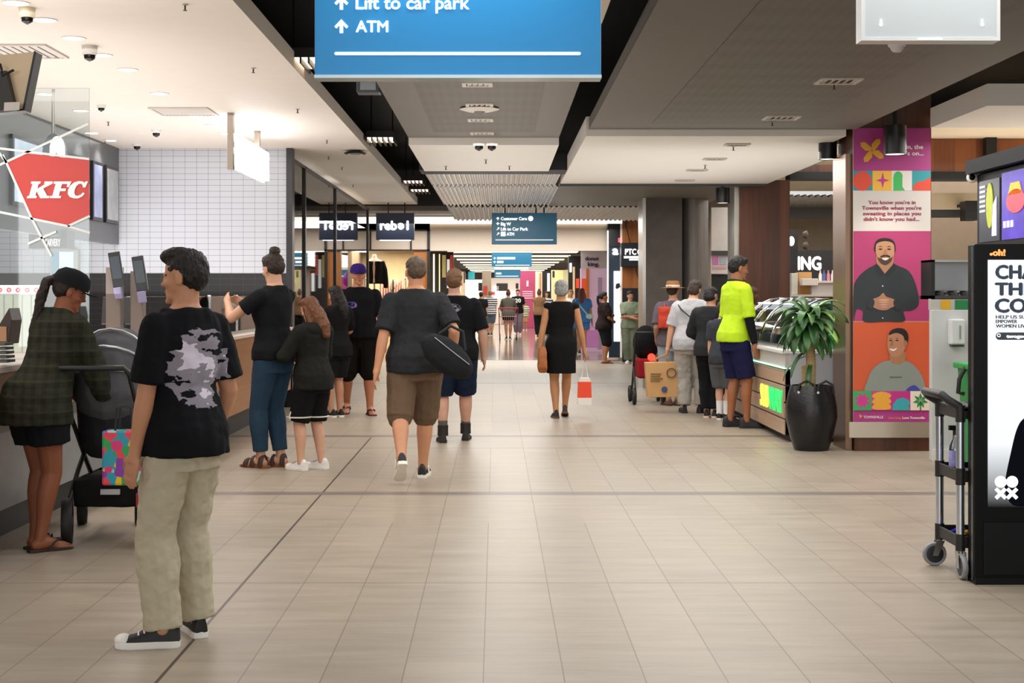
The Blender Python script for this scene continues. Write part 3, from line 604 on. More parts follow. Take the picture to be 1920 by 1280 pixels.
for px, py, lb in ((1564, 157, 'tiny sprinkler beside the nearer square vent of the grey soffit'), (1448, 227, 'tiny sprinkler beside the farther square vent of the grey soffit')): sprinkler(px, py, ZR, lb)
for px, py, lb in ((1375, 274, 'tiny sprinkler on the right white panel nearest the viewer'), (1322, 309, 'tiny sprinkler in the middle of the right white panel')): sprinkler(px, py, ZR-.06, lb)
x, y = ceil_pos(666, 282); t = thing('ceiling_speaker', 'flat black disc speaker on the white ceiling before the shopfront', 'speaker', (x, y, ZL)); MB().lathe((0, 0, -.05), [(.001, 0), (.13, 0), (.15, .015), (.06, .05), (.001, .05)], 28).build('disc', M('17181a', .5), t, True, smooth=True); MB().lathe((0, 0, -.053), [(.08, 0), (.1, 0), (.1, .003), (.08, .003)], 24).build('rim', TRIM, t, True)
x, y = ceil_pos(899, 201, ZR); t = thing('ceiling_speaker', 'round white disc speaker on the grey walkway ceiling', 'speaker', (x, y, ZR)); MB().lathe((0, 0, -.04), [(.001, 0), (.1, .006), (.16, .022), (.13, .04), (.001, .04)], 28).build('disc', M('d8d0c4', .5), t, True, smooth=True); MB().lathe((0, 0, -.043), [(.03, 0), (.045, 0), (.045, .004), (.03, .004)], 20).build('badge', GREY, t, True)
def vent(px, py, z, w, d, label, n=6, col='cfc7bd', name='air_vent'):
    x, y = ceil_pos(px, py, z); t = thing(name, label, 'vent', (x, y, z), 0, 'ceiling air vents')
    fr = MB()
    for a, b, c, e in ((-w, w, -d, -d+.03), (-w, w, d-.03, d), (-w, -w+.03, -d+.03, d-.03), (w-.03, w, -d+.03, d-.03)): fr.box(a, b, c, e, -.015, -.001)
    fr.build('frame', M(col, .5), t, True); sl = MB()
    for k in range(n): xx = -w+.05+(2*w-.1)*k/(n-1); sl.add([(xx-.012, -d+.03, -.012), (xx+.02, -d+.03, -.003), (xx+.02, d-.03, -.003), (xx-.012, d-.03, -.012), (xx-.012, -d+.03, -.014), (xx+.02, -d+.03, -.005), (xx+.02, d-.03, -.005), (xx-.012, d-.03, -.014)], [(0, 1, 2, 3), (4, 7, 6, 5), (0, 4, 5, 1), (2, 6, 7, 3)])
    sl.build('louvre', M(col, .5), t, True); MB().box(-w+.02, w-.02, -d+.02, d-.02, -.003, -.001).build('backing', M('4b4743', .7), t, True)
vent(345, 208, ZL, .3, .3, 'wide louvred air vent on the food hall ceiling', 14); vent(40, 95, ZL, .28, .3, 'louvred air vent above the tilted television', 8)
for px, py, lb in ((895, 156, 'first slim vent under the big blue sign'), (899, 195, 'slim vent touching the white disc speaker'), (901, 223, 'slim vent behind the white disc speaker'), (904, 248, 'last slim vent before the white walkway panel')): vent(px, py, ZR, .11, .1, lb, 4, 'c8c0b6', 'ceiling_vent')
for px, py, lb in ((1572, 150, 'nearer square vent on the dark grey soffit'), (1465, 219, 'farther square vent on the dark grey soffit')): vent(px, py, ZR, .15, .13, lb, 5, 'c8c0b6', 'ceiling_vent')
for px, py, lb in ((1382, 270, 'slim vent beside the first sprinkler of the right white panel'), (1340, 297, 'slim vent in the middle of the right white panel'), (1307, 318, 'slim vent near the back of the right white panel'), (1284, 337, 'slim vent at the back edge of the right white panel')): vent(px, py, ZR-.06, .12, .08, lb, 4, 'bdb3a8', 'ceiling_vent')
x, y = ceil_pos(1682, 78, ZR); t = thing('smoke_detector', 'white smoke detector under the soffit below the blank light box', 'detector', (x, y, ZR)); MB().lathe((0, 0, -.03), [(.05, 0), (.055, .01), (.055, .03)], 24).build('base', TRIM, t, True, smooth=True); MB().lathe((0, 0, -.062), [(.001, 0), (.024, 0), (.036, .012), (.044, .032)], 24).build('sensor', M('d8d6d0', .5), t, True, smooth=True)
def troffer(px, py, label, z=3.42, w=.17, d=.3, col='ffe6c4', s=3.0):
    x, y = ceil_pos(px, py, z); t = thing('louvre_light', label, 'ceiling light', (x, y, z), 0, 'louvred lights in the black ceiling slot')
    MB().box(-w, w, -d, d, 0, .08).build('housing', BLACK, t, True); MB().box(-w+.01, w-.01, -d+.01, d-.01, -.004, -.001).build('tube', glow(col, s), t, True); sl = MB()
    for k in range(6): xx = -w+2*w*k/5; sl.box(xx-.008, xx+.008, -d, d, -.05, 0)
    sl.build('louvre', M('2a2623', .4), t, True); hg = MB()
    for sx in (-1, 1): hg.cyl((sx*w*.8, 0, .08), (sx*w*.8, 0, 4.2-z), .008, n=6)
    hg.build('hanger', BLACK, t, True)
troffer(716, 262, 'warm louvred light in the black slot, nearest one past the blue sign'); troffer(776, 341, 'small pinkish louvred light far down the black slot', col='ffd8c8', s=2); troffer(788, 357, 'last louvred light at the end of the black slot', col='ffd8c8', s=2); troffer(580, 118, 'louvred light hidden behind the lower left corner of the blue sign')
t = thing('projector', 'small grey floodlight hanging in the black slot under the blue sign', 'light', (GX(692, 11), 11, GZ(164, 11))); MB().box(-.09, .09, -.08, .08, -.05, .05).build('body', M('4a5256', .4), t, True, bev=.01); MB().box(-.06, .06, -.09, -.08, -.03, .03).build('lens', M('a8b0b4', .2), t, True); MB().cyl((0, 0, .05), (0, 0, 4.2-GZ(164, 11)), .015, n=8).build('hanger', BLACK, t, True)
def cyl_light(px, y0, y1, Y, rpx, label, hang):
    r = rpx*Y/F; x = GX(px, Y); zt, zb = GZ(y0, Y), GZ(y1, Y); t = thing('cylinder_light', label, 'light', (x, Y, zb), 0, 'black cylinder lights around the pillars')
    MB().lathe((0, 0, 0), [(r*.85, .01), (r, 0), (r, zt-zb), (.001, zt-zb)], 32).build('shade', M('131316', .32, .3), t, True, smooth=True); MB().lathe((0, 0, .006), [(.001, 0), (r*.84, 0), (r*.84, .004), (.001, .004)], 24).build('lens', glow('fff0dc', 4), t, True)
    MB().cyl((0, 0, zt-zb), (0, 0, hang-zb), .02, n=10).build('stem', BLACK, t, True)
    d = bpy.data.lights.new('cylinder_spot', 'SPOT'); d.energy = 30; d.spot_size = 1.6; d.spot_blend = .7; d.shadow_soft_size = .06; d.color = (1, .88, .76); o = bpy.data.objects.new('cylinder_spot', d); COL.objects.link(o); o.location = (x, Y, zb-.02)
cyl_light(1678, 236, 290, 12.75, 21, 'black cylinder light hanging right in front of the poster', 4.2); cyl_light(1552, 250, 299, 13.7, 17, 'larger black cylinder light left of the poster pillar', ZR-.06); cyl_light(1584, 248, 288, 13.95, 12, 'smaller black cylinder light tucked behind its neighbour by the poster pillar', ZR-.06)
cyl_light(1355, 352, 381, 18.9, 13, 'black cylinder light at the timber pillar behind the counter', ZR+.0)
# ---------------------------------------------------------------- signs
SIGNB = M('1584c2', .35, emit=.14, var=.05, vs=1); WLET = glow('ffffff', .9)  # faint glow in the blue face stands in for reflected light
def arrow(m, cx, cy, s, Y, kind, th=.003):
    if kind == 'up': pl = [[(-.12, .5), (-.12, -.25), (.12, -.25), (.12, .5)], [(-.5, .02), (-.36, .16), (0, -.22), (.36, .16), (.5, .02), (0, -.5)]]
    elif kind == 'left': pl = [[(.5, -.12), (-.25, -.12), (-.25, .12), (.5, .12)], [(.02, -.5), (.16, -.36), (-.22, 0), (.16, .36), (.02, .5), (-.5, 0)]]
    else: pl = [[(-.42, .3), (.25, -.38), (.38, -.25), (-.3, .42)], [(-.1, -.45), (.45, -.45), (.45, .1), (.25, .1), (.25, -.25), (-.1, -.25)]]
    for p in pl: m.flat([(cx+x*s, cy+y*s) for x, y in p], Y, th)
def hang_sign(label, x0, x1, y0, y1, Y, mat, dy, ztop, rods, cat='sign', name='hanging_sign', group=None):
    t = thing(name, label, cat, (GX((x0+x1)/2, Y), Y, GZ(y1, Y)), 0, group); MB().pbox(x0, x1, y0, y1, Y, dy).build('panel', mat, t, bev=.004)
    r = MB()
    for q in rods: r.cyl((GX(q, Y+dy/2), Y+dy/2, GZ(y0, Y)-.01), (GX(q, Y+dy/2), Y+dy/2, ztop), .012, n=8)
    r.build('hanger', M('1d1b1a', .5), t); return t
Y1 = 5.53
t = hang_sign('large bright blue hanging sign for lift and ATM cut by the top of the photo', 590, 1127, -116, 143, Y1, SIGNB, .09, ZR, (700, 1010))
MB().pbox(589, 1128, 140, 146, Y1-.006, .1).build('lower_edge', M('d9eef8', .25), t)
YS = Y1-.004
ptext('lettering', 'Lift to car park', 667, 17, 25, YS, WLET, t, bold=.018, width=213); ptext('lettering', 'ATM', 667, 60, 22, YS, WLET, t, bold=.022, width=61)
for cy, k in ((5, 'up'), (49, 'up')): a = MB(); arrow(a, 640, cy, 26, YS, k); a.build('arrow', WLET, t)
MB().flat([(627, 99), (629, 97.5), (1087, 97.5), (1089, 99), (1089, 101), (1087, 103), (629, 103), (627, 101)], YS, .003).build('rule', WLET, t)
Y2 = 24.3; TEAL = M('0f4d66', .35, emit=.35, var=.2, vs=1.2)
t = hang_sign('dark teal directory sign listing customer care down the walkway', 922, 1044, 399, 458, Y2, TEAL, .12, ZR-.02, (947, 1005, 1020), group='teal directory signs down the mall'); YS = Y2-.006
for s, x, y, wd in (('Customer Care', 939, 412.5, 49), ('Big W', 939, 422.5, 19), ('Lift to Car Park', 939, 432, 51), ('ATM', 950, 441.5, 14)): ptext('lettering', s, x, y, 6, YS, WLET, t, bold=.03, width=wd)
for cy, k in ((409.5, 'up'), (419, 'left'), (429, 'diag'), (438.5, 'diag')): a = MB(); arrow(a, 933.5, cy, 6, YS, k); a.build('arrow', WLET, t)
MB().flat(circ(995, 409.5, 4.8), YS, .004).build('symbol', WLET, t); MB().flat([(939, 434.5), (948, 434.5), (948, 442.5), (939, 442.5)], YS, .004).build('symbol', WLET, t); MB().flat([(929, 449), (1037, 449), (1037, 450.2), (929, 450.2)], YS, .004).build('rule', WLET, t)
Y3 = 38.5; t = hang_sign('smaller teal directory sign under the far bulkhead', 922, 997, 470.5, 500, Y3, M('17668a', .35, emit=.4, var=.3, vs=.8), .15, ZF, (940, 980), group='teal directory signs down the mall'); YS = Y3-.01
for s, x, y, wd in (('Speciality Shops', 932, 486, 34), ('Exit', 932, 493, 12)): MB().flat([(x, y-4), (x+wd, y-4), (x+wd, y), (x, y)], YS, .004).build('lettering', WLET, t)
for cy in (484, 491): a = MB(); arrow(a, 927.5, cy, 4.5, YS, 'up'); a.build('arrow', WLET, t)
MB().flat([(929, 496.4), (993, 496.4), (993, 497.6), (929, 497.6)], YS, .004).build('rule', WLET, t)
Y4 = 52; t = hang_sign('farthest teal directory sign below a pale header strip', 927, 976, 505, 521, Y4, M('0f5f82', .35, emit=.4), .15, ZF, (940, 965), group='teal directory signs down the mall'); MB().flat([(930, 517), (972, 517), (972, 518.2), (930, 518.2)], Y4-.01, .004).build('rule', WLET, t); MB().flat([(930, 511), (940, 511), (940, 514), (930, 514)], Y4-.01, .004).build('lettering', WLET, t); MB().pbox(927, 991, 501, 505.5, Y4-.02, .1).build('header', M('d8c8c0', .5, emit=.3), t)
Yb = 29.0; t = hang_sign('dark navy hanging shop sign with white lower case lettering', 705, 776.5, 399, 449.5, Yb, M('0b1830', .3, emit=.12, var=.5, vs=3), .14, ZL, (728, 759)); ptext('lettering', 'reb', 712, 430.5, 17.5, Yb-.006, glow('e9ecff', 1.4), t, bold=.05, width=32.5)
el_, _ = None, None
vs_, fs_ = glyph('e', .05); wd_ = max(p.x for p in vs_); q = MB(); kk = 17.5*Yb/F/.73; o_ = P(746, 430.5, Yb-.006); xh = max(p.y for p in vs_); q.add([o_+V(((wd_-p.x)*kk, p.z*.2, (xh-p.y)*kk)) for p in vs_], fs_); q.build('lettering', glow('e9ecff', 1.4), t)
ptext('lettering', 'l', 762, 430.5, 17.5, Yb-.006, glow('e9ecff', 1.4), t, bold=.05, width=4.5); MB().pbox(712, 770, 449.5, 451, Yb, .1).build('light_strip', glow('f0f0ff', 1.5), t)
# white blank light box, top right
Yx = 5.2; t = hang_sign('blank white light box hanging at the top right of the photo', 1616, 1875, -40, 74, Yx, M('cdd6d9', .35, emit=.06, var=.02), .07, ZR, (1660, 1830), 'light box', 'light_box'); fr = MB()
fr.pbox(1615, 1622, -40, 70, Yx-.004, .078).pbox(1869, 1875.5, -40, 70, Yx-.004, .078).pbox(1615, 1875.5, 70, 76, Yx-.004, .078); fr.build('frame', M('eef0f0', .3), t)
MB().pbox(1722, 1766, 71.5, 74, Yx-.007, .003).build('label_slot', WLET, t)
for x in (1652, 1842): MB().flat(circ(x, 46, 3)+[], Yx-.003, .004).flat([(x-1.5, 36), (x+1.5, 36), (x+1.5, 47), (x-1.5, 47)], Yx-.004, .003).build('keyhole', WLET, t)
# lit white shop sign hung along the food hall front
xs = -2.79; t = thing('lit_shop_sign', 'glowing white letter sign hung edge-on by two posts at the food counters', 'sign', (xs, 15.7, 2.76)); MB().box(xs-.03, xs+.03, 14.72, 14.80, 2.74, ZL).build('post', M('9a8d80', .4, .3), t); MB().box(xs-.03, xs+.03, 16.34, 16.42, 2.95, ZL).build('post', M('9a8d80', .4, .3), t)
MB().box(xs-.05, xs-.02, 14.82, 17.0, 2.78, 3.12).build('backing', glow('d8d6e4', .7), t)
for k, (a, b) in enumerate(((14.84, 15.3), (15.36, 15.82), (15.88, 16.36), (16.42, 16.96))):
    lt = MB().box(xs-.02, xs+.04, a, a+.1, 2.80, 3.13); lt.box(xs-.02, xs+.04, a, b, 3.04, 3.13).box(xs-.02, xs+.04, b-.09, b, 2.80, 3.13)
    if k % 2: lt.box(xs-.02, xs+.04, a, b, 2.80, 2.88)
    else: lt.box(xs-.02, xs+.04, a, b, 2.92, 2.98)
    lt.build('letter', glow('ffffff', 3.0), t)
# ---------------------------------------------------------------- food counters on the left
def counter(label, y0, y1, xf, split):
    t = thing('food_counter', label, 'counter', ((xf-.4), (y0+y1)/2, 0)); MB().box(xf-.85, xf, y0, y1, split, .995).build('front_panel', wood_mat('8a5a2c', 'b57c42', 'y', board=.5), t, bev=.004)
    if split > .4:
        MB().box(xf-.86, xf+.012, y0, y1, split-.07, split).build('edge_rail', M('5f6164', .3, .8), t); MB().box(xf-.85, xf-.01, y0, y1, .2, split-.07).build('lower_panel', M('8f9498', .35, .5, var=.2), t)
    MB().box(xf-.85, xf-.12, y0+.02, y1-.02, 0, .2 if split > .4 else split).build('kick_plate', M('141414', .5), t); MB().box(xf-.9, xf+.03, y0-.01, y1+.01, .995, 1.035).build('worktop', M('e6d2c8', .3), t, bev=.006); return t
counter('near food counter with timber top half and grey steel lower half', 6.4, 10.6, -2.86, .72); counter('long timber fronted food counter behind the queue', 10.7, 18.1, -2.66, .24)
for k in range(5):
    x = GX(4+k*17, 10.05); t = thing('cup_canister', ['pale canister with red disc cap, first at the photo edge', 'pale canister with red disc cap, second from the photo edge', 'pale canister with red disc cap, third of the row', 'pale canister with red disc cap, fourth of the row', 'pale canister with red disc cap, next to the cap of the stooping woman'][k], 'canister', (x, 10.05, 1.035), 0, 'row of pale canisters on the food counter')
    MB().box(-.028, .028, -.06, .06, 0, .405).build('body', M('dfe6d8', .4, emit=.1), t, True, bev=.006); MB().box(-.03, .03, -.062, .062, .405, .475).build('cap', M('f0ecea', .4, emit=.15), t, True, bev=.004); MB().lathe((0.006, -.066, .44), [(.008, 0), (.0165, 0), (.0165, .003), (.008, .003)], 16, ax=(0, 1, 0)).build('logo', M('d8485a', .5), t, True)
t = thing('napkin_dispenser', 'open dark brown napkin dispenser at the left photo edge', 'dispenser', (GX(12, 8.3), 8.3, 1.035)); MB().prism([P(-14, 645, 8.3), P(16, 645, 8.3), P(22, 600, 8.3), P(17, 577, 8.3), P(-4, 612, 8.3)], (0, .18, 0)).build('case', M('3a2a20', .4, var=.3), t, bev=.004); MB().pbox(-10, 12, 612, 640, 8.29, .01).build('napkins', M('b98f6a', .8), t)
t = thing('tray_stack', 'dark grey tray stack on the near counter top below the napkin dispenser', 'trays', (GX(3, 8.1), 8.1, 1.035)); m = MB()
for k in range(5): m.pbox(-12, 13-k, 680-k*8, 675-k*8, 8.1, .14)
m.build('tray', M('4a4a4c', .4), t)
def kiosk(px, label, Y, pw=14, h0=.62):
    x = GX(px, Y); t = thing('order_terminal', label, 'terminal', (x, Y, 1.035), 0, 'grey order terminals on the counter'); MB().box(-pw*Y/F, pw*Y/F, 0, .1, 0, h0).build('post', M('7a6f68', .45), t, True, bev=.006); MB().box(-pw*1.4*Y/F, pw*1.4*Y/F, -.06, .16, 0, .015).build('foot', M('55504c', .4), t, True)
    R = Matrix.Rotation(math.radians(-16), 3, 'X') @ Matrix.Rotation(math.radians(14), 3, 'Y'); s = MB().obox((.035, -.03, h0-.02), .045, .012, .135, Matrix.Rotation(math.radians(-9), 3, 'Y')); so = s.build('screen', M('141416', .25), t, True, bev=.004); MB().obox((.033, -.044, h0-.005), .036, .002, .085, Matrix.Rotation(math.radians(-9), 3, 'Y')).build('display', M('30343c', .15, emit=.15), so, True)
    MB().obox((.05, -.035, h0-.2), .03, .02, .045, Matrix.Rotation(math.radians(-9), 3, 'Y')).build('card_reader', M('8a86a8', .4), t, True, bev=.006)
kiosk(212, 'grey order terminal with tilted black screen, left one of two', 10.9); kiosk(256, 'grey order terminal with tilted pale screen, right one of two', 10.95, 12, .59)
# glass display and goods on the far counter
t = thing('glass_display', 'glass food display on the long counter behind the queue', 'display case', (-3.1, 14, 1.035)); MB().box(-3.3, -2.75, 12.2, 16.4, 1.036, 1.06).build('base', STEEL, t); MB().box(-2.78, -2.77, 12.2, 16.4, 1.06, 1.42).build('front_glass', glass(a=.3), t); MB().box(-3.2, -2.77, 12.2, 16.4, 1.42, 1.43).build('top_glass', glass(a=.3), t); fr = MB()
for y in (12.2, 13.6, 15, 16.4): fr.box(-2.79, -2.76, y-.015, y+.015, 1.06, 1.44)
fr.build('frame', CHROME, t)
for k in range(9):
    t = thing('food_tray', '%s in the glass display on the long counter' % ['tray of golden pastries nearest the camera', 'tray of pale rice balls', 'tray of brown meat', 'tray of grey dumplings', 'tray of green vegetables', 'tray of cream buns', 'tray of white rolls', 'tray of red brown sauce pieces', 'tray of beige noodles farthest from the camera'][k], 'tray', (-2.98, 12.45+k*.46, 1.06), 0, 'food trays in the glass display'); MB().box(-.16, .16, -.19, .19, 0, .05).build('pan', M('e8e4de', .3), t, True, bev=.01); m = MB()
    for q in range(7): m.ell((random.uniform(-.11, .11), random.uniform(-.14, .14), .06), (.045, .045, .035), None, 10, 6)
    m.build('food', M(['d9a066', 'e8e0d0', '6a4a30', 'c9c0b0', '3f5a2e', 'd8b890', 'e6e2dc', '8a4a30', 'cfc6b6'][k], .6, var=.3, vs=20), t, True, smooth=True)['kind'] = 'stuff'
t = thing('till', 'dark till screen on the long counter behind the queue', 'till', (-3.05, 11.5, 1.035)); MB().box(-.12, .12, -.1, .1, 0, .03).build('foot', CHAR, t, True); MB().cyl((0, 0, .03), (0, 0, .2), .02).build('stem', CHAR, t, True); MB().obox((0, -.02, .28), .16, .015, .11, RX(-12)).build('screen', M('17181a', .2), t, True, bev=.005)
# menu screens
for k, (a, b, lb) in enumerate(((17.0, 17.42, 'bluish menu screen on the bulkhead right of the red glass'), (17.58, 18.15, 'grey menu screen next to the tiled wall'), (15.6, 16.8, 'menu screen on the bulkhead hidden behind the red logo'), (14.2, 15.4, 'pale blue menu screen at the left photo edge'))):
    t = thing('menu_screen', lb, 'screen', (-4.88, (a+b)/2, 2.36), 0, 'menu screens on the bulkhead'); MB().box(-4.895, -4.86, a, b, 2.34, 3.05).build('bezel', M('121214', .3), t); MB().box(-4.859, -4.855, a+.04, b-.04, 2.38, 3.01).build('display', M(['8088a8', '8a8c8e', '7a8696', 'a9bccf'][k], .2, emit=.35, var=.5, vs=5), t)
t = thing('carvery_sign', 'charcoal hanging box sign reading carvery', 'sign', (GX(90, 15.9), 15.9, GZ(465, 15.9))); MB().pbox(54, 125, 431, 466, 15.9, .3).build('box', M('4b4c4e', .5), t); ptext('lettering', 'CARVERY', 84, 461, 14, 15.89, M('e8e6e2', .5, emit=.3), t, width=29, bold=.03); MB().box(GX(60, 16), GX(62, 16), 16, 16.03, GZ(431, 16), ZL).box(GX(116, 16), GX(118, 16), 16, 16.03, GZ(431, 16), ZL).build('hanger', STEEL, t)
t = thing('round_lit_sign', 'dark oval sign with a glowing white arch seen through the glass screen', 'sign', (GX(102, 13), 13, GZ(300, 13))); MB().flat(circ(100, 292, 21, 42), 13, .1).build('disc', M('5b646c', .4), t); MB().flat([(93, 310)]+circ(107, 280, 14, 25, 13, 180, 360)+[(122, 310), (113, 310), (112, 292), (104, 285), (99, 300), (98, 310)], 12.98, .015).build('glyph', glow('f4f8ff', 1.2), t); MB().cyl((GX(100, 13.05), 13.05, GZ(252, 13)), (GX(100, 13.05), 13.05, ZL), .015).build('hanger', STEEL, t)
t = thing('kitchen_hatch', 'pale blue kitchen hatch in the tiled back wall', 'window', (GX(120, 18.25), 18.25, GZ(535, 18.2))); MB().pbox(94, 146, 468, 535, 18.22, .07).build('frame', STEEL, t); MB().pbox(97, 109, 472, 533, 18.2, .02).build('dark_panel', M('5f8ea0', .3, emit=.3), t); MB().pbox(111, 137, 472, 533, 18.2, .02).build('pale_panel', M('bfe2ee', .3, emit=.5, var=.2), t)
# glass screen with the red panel
Yk = 9.07; t = thing('glass_screen', 'clear glass counter screen with red panel and white diagonal lines', 'glass screen', (GX(60, Yk), Yk, 1.035)); MB().box(GX(-110, Yk), GX(167, Yk), Yk, Yk+.012, 1.036, GZ(165, Yk)).build('pane', glass('f2f7f7', a=.2), t)
MB().flat([(12.5, 303.7), (50, 287.5), (167, 300), (168, 406), (127.5, 423), (61, 408)], Yk-.004, .003).build('red_panel', M('d04a44', .35, var=.03), t)
WL = M('e6eae8', .4, var=0); ln = MB()
def strip(m, x0, y0, x1, y1, w, Y): 
    d = V((x1-x0, y1-y0)).normalized(); n = V((-d.y, d.x))*w/2; m.flat([(x0+n.x, y0+n.y), (x1+n.x, y1+n.y), (x1-n.x, y1-n.y), (x0-n.x, y0-n.y)], Y, .003)
for a in ((-60, 271, 167, 298), (-20, 318, 165, 232), (5, 290, 60, 411), (60, 411, 96, 480), (-60, 385, 128, 424), (128, 424, 168, 436), (127, 424, 168, 405), (52, 457, 105, 434), (-30, 250, 12, 304)): strip(ln, *a, 4.2, Yk-.008)
ln.build('white_line', WL, t)
KFCW = M('f4f0ec', .4, emit=.15, var=0); L = MB(); Z = Yk-.012                     # slab serif italic capitals
def sh_(pts, ox, oy, s): return [(ox+(x+(1-y)*.26)*s, oy+y*s*.95) for x, y in pts]
s_ = 33; oy = 340; ox = 47.5
L.flat(sh_([(.08, 0), (.62, 0), (.62, .14), (.53, .14), (.53, .44), (.92, .14), (.84, .14), (.84, 0), (1.3, 0), (1.3, .14), (.86, .42), (1.2, .86), (1.34, .86), (1.34, 1), (.84, 1), (.53, .58), (.53, .86), (.62, .86), (.62, 1), (.08, 1), (.08, .86), (.18, .86), (.18, .14), (.08, .14)], ox, oy, s_), Z, .004)
L.build('lettering', KFCW, t)
L = MB().flat(sh_([(1.36, 0), (2.36, 0), (2.30, .34), (2.18, .34), (2.16, .15), (1.86, .15), (1.86, .42), (2.16, .42), (2.16, .58), (1.86, .58), (1.86, .86), (2.0, .86), (2.0, 1), (1.38, 1), (1.38, .86), (1.5, .86), (1.5, .14), (1.36, .14)], ox, oy, s_), Z, .004); L.build('lettering', KFCW, t)
L = MB().flat(sh_([(3.3, .0), (3.24, .36), (3.1, .36), (3.04, .2), (2.92, .13), (2.8, .16), (2.7, .3), (2.67, .5), (2.7, .7), (2.8, .84), (2.95, .86), (3.1, .78), (3.18, .66), (3.3, .72), (3.2, .9), (3.0, 1.01), (2.75, 1.01), (2.5, .93), (2.34, .74), (2.3, .5), (2.36, .25), (2.52, .06), (2.76, -.02), (3.0, .0), (3.12, .08), (3.16, 0)], ox, oy, s_), Z, .004); L.build('lettering', KFCW, t)
# television
Yv = 6.6; t = thing('television', 'tilted wall television seen from behind at the top left edge', 'television', (GX(10, Yv), Yv, GZ(208, Yv))); MB().flat([(-70, 110), (65, 97), (43, 205), (-70, 214)], Yv, .05).build('back_panel', M('d8bf9c', .3, .1, var=.25, vs=3), t); MB().flat([(64, 95), (68, 97), (46, 207), (-70, 217), (-70, 211), (42, 204)], Yv-.01, .09).build('bezel', M('0c0c0d', .35), t)
MB().flat([(-70, 140), (10, 132), (28, 206), (-70, 211)], Yv-.05, .05).build('mount', M('2c2b29', .5), t); MB().tube([P(0, 120, Yv-.04), P(3, 130, Yv-.05), P(4, 142, Yv-.05), P(26, 131, Yv-.04)], .006, 8).build('cable', BLACK, t); MB().flat([(8, 192), (37, 191), (36, 206), (7, 208)], Yv-.054, .003).build('label', M('d6cfc4', .6), t); MB().cyl(P(-45, 150, Yv-.03), (GX(-45, Yv-.03), Yv-.03, ZL), .025).build('hanger', BLACK, t)
# ---------------------------------------------------------------- things behind the glass shopfront
t = thing('lit_wall_sign', 'small glowing white emblem sign on the black pillar behind the shop glass', 'sign', (-2.86, 23.2, 2.5)); MB().box(-2.895, -2.83, 22.5, 24.0, 2.80, 3.06).build('emblem', glow('ffffff', 2.6), t, bev=.03); MB().box(-2.895, -2.86, 22.7, 23.6, 2.52, 2.75).build('screen', M('8f96c8', .2, emit=.7, var=.4), t)
t = thing('shop_shelf', 'yellow lit shelf unit seen through the shop glass', 'shelf', (-3.6, 27, 0)); MB().box(-4.0, -3.05, 26.8, 27.3, 0, .08).build('base', M('8a7a50', .5), t); m = MB(); 
for x in (-4.0, -3.07): m.box(x, x+.03, 26.8, 27.3, 0.08, 2.05)
m.build('side_panel', M('6a6040', .5), t)
for k in range(7): MB().box(-3.97, -3.07, 26.82, 27.28, .3+k*.26, .33+k*.26).build('shelf_board', glow('d6c478', .5), t)
# ---------------------------------------------------------------- clothing shop at the end on the left
Yo = 31.5
def pxs(name, x0, x1, y0, y1, Y, dY, mat): return struct(MB().pbox(x0, x1, y0, y1, Y, dY).build(name, mat))
pxs('wall_clothes_back', 640, 806, 430, 700, 36, .1, M('ecd9b0', .7)); pxs('wall_clothes_header', 640, 806, 419, 432, Yo, .2, BEIGE); pxs('wall_clothes_panel', 680, 744, 432, 468, Yo+.02, .1, M('cfc0b2', .6)); pxs('wall_clothes_timber', 744, 801, 434, 468, Yo+.02, .1, ORWOOD); pxs('pillar_clothes_timber', 776, 801, 468, 665, Yo+.02, .25, ORWOOD)
fr = MB(); fr.pbox(678, 806, 430, 433, Yo-.03, .06).pbox(678, 806, 467.5, 470, Yo-.03, .06).pbox(693, 696, 433, 468, Yo-.03, .06).pbox(769, 772, 433, 468, Yo-.03, .06).pbox(801, 806, 430, 665, Yo-.03, .06); struct(fr.build('window_2', M('191512', .5)))
t = thing('mannequin', 'torso mannequin in black jacket and pink top in the warm shop window', 'mannequin', (GX(702, 32.9), 32.9, 0)); MB().cyl((0, 0, 0), (0, 0, .05), .17).build('base', STEEL, t, True); MB().cyl((0, 0, .05), (0, 0, 1.72), .02).build('pole', STEEL, t, True); MB().rings([[(math.cos(q)*rx, math.sin(q)*ry, z) for q in [k*math.pi/10 for k in range(20)]] for z, rx, ry in ((z_+.72, a_, b_) for z_, a_, b_ in ((1.0, .17, .12), (1.15, .15, .11), (1.35, .19, .13), (1.5, .19, .11), (1.57, .06, .06), (1.66, .05, .05)))]).build('torso', M('e9b8a8', .7, var=.2), t, True, smooth=True, vox=.02)
m = MB()
for s in (-1, 1): m.tube([(s*.17, -.03, 2.22), (s*.24, -.03, 2.02), (s*.27, -.04, 1.77), (s*.27, -.04, 1.6)], [.07, .065, .06, .055]); m.rings([[(s*(.1+.1*math.cos(q)), -.04+.13*math.sin(q), z) for q in [k*math.pi/6 for k in range(12)]] for z in (1.7, 1.92, 2.22)])
m.build('jacket', fabric('1a1716'), t, True, vox=.02, sm=3)
t = thing('clothes_rail', 'chrome clothes rail in the warm shop window', 'clothes rail', (GX(737, 33.7), 33.7, 0)); m = MB()
for s in (-1, 1): m.cyl((s*.3, 0, 0), (s*.3, 0, 1.85), .015)
m.cyl((-.3, 0, 1.3), (.3, 0, 1.85), .015); m.build('rail', STEEL, t, True); m = MB()
for s in (-1, 1): m.box(s*.3-.02, s*.3+.02, -.2, .2, 0, .03)
m.build('foot', STEEL, t, True)
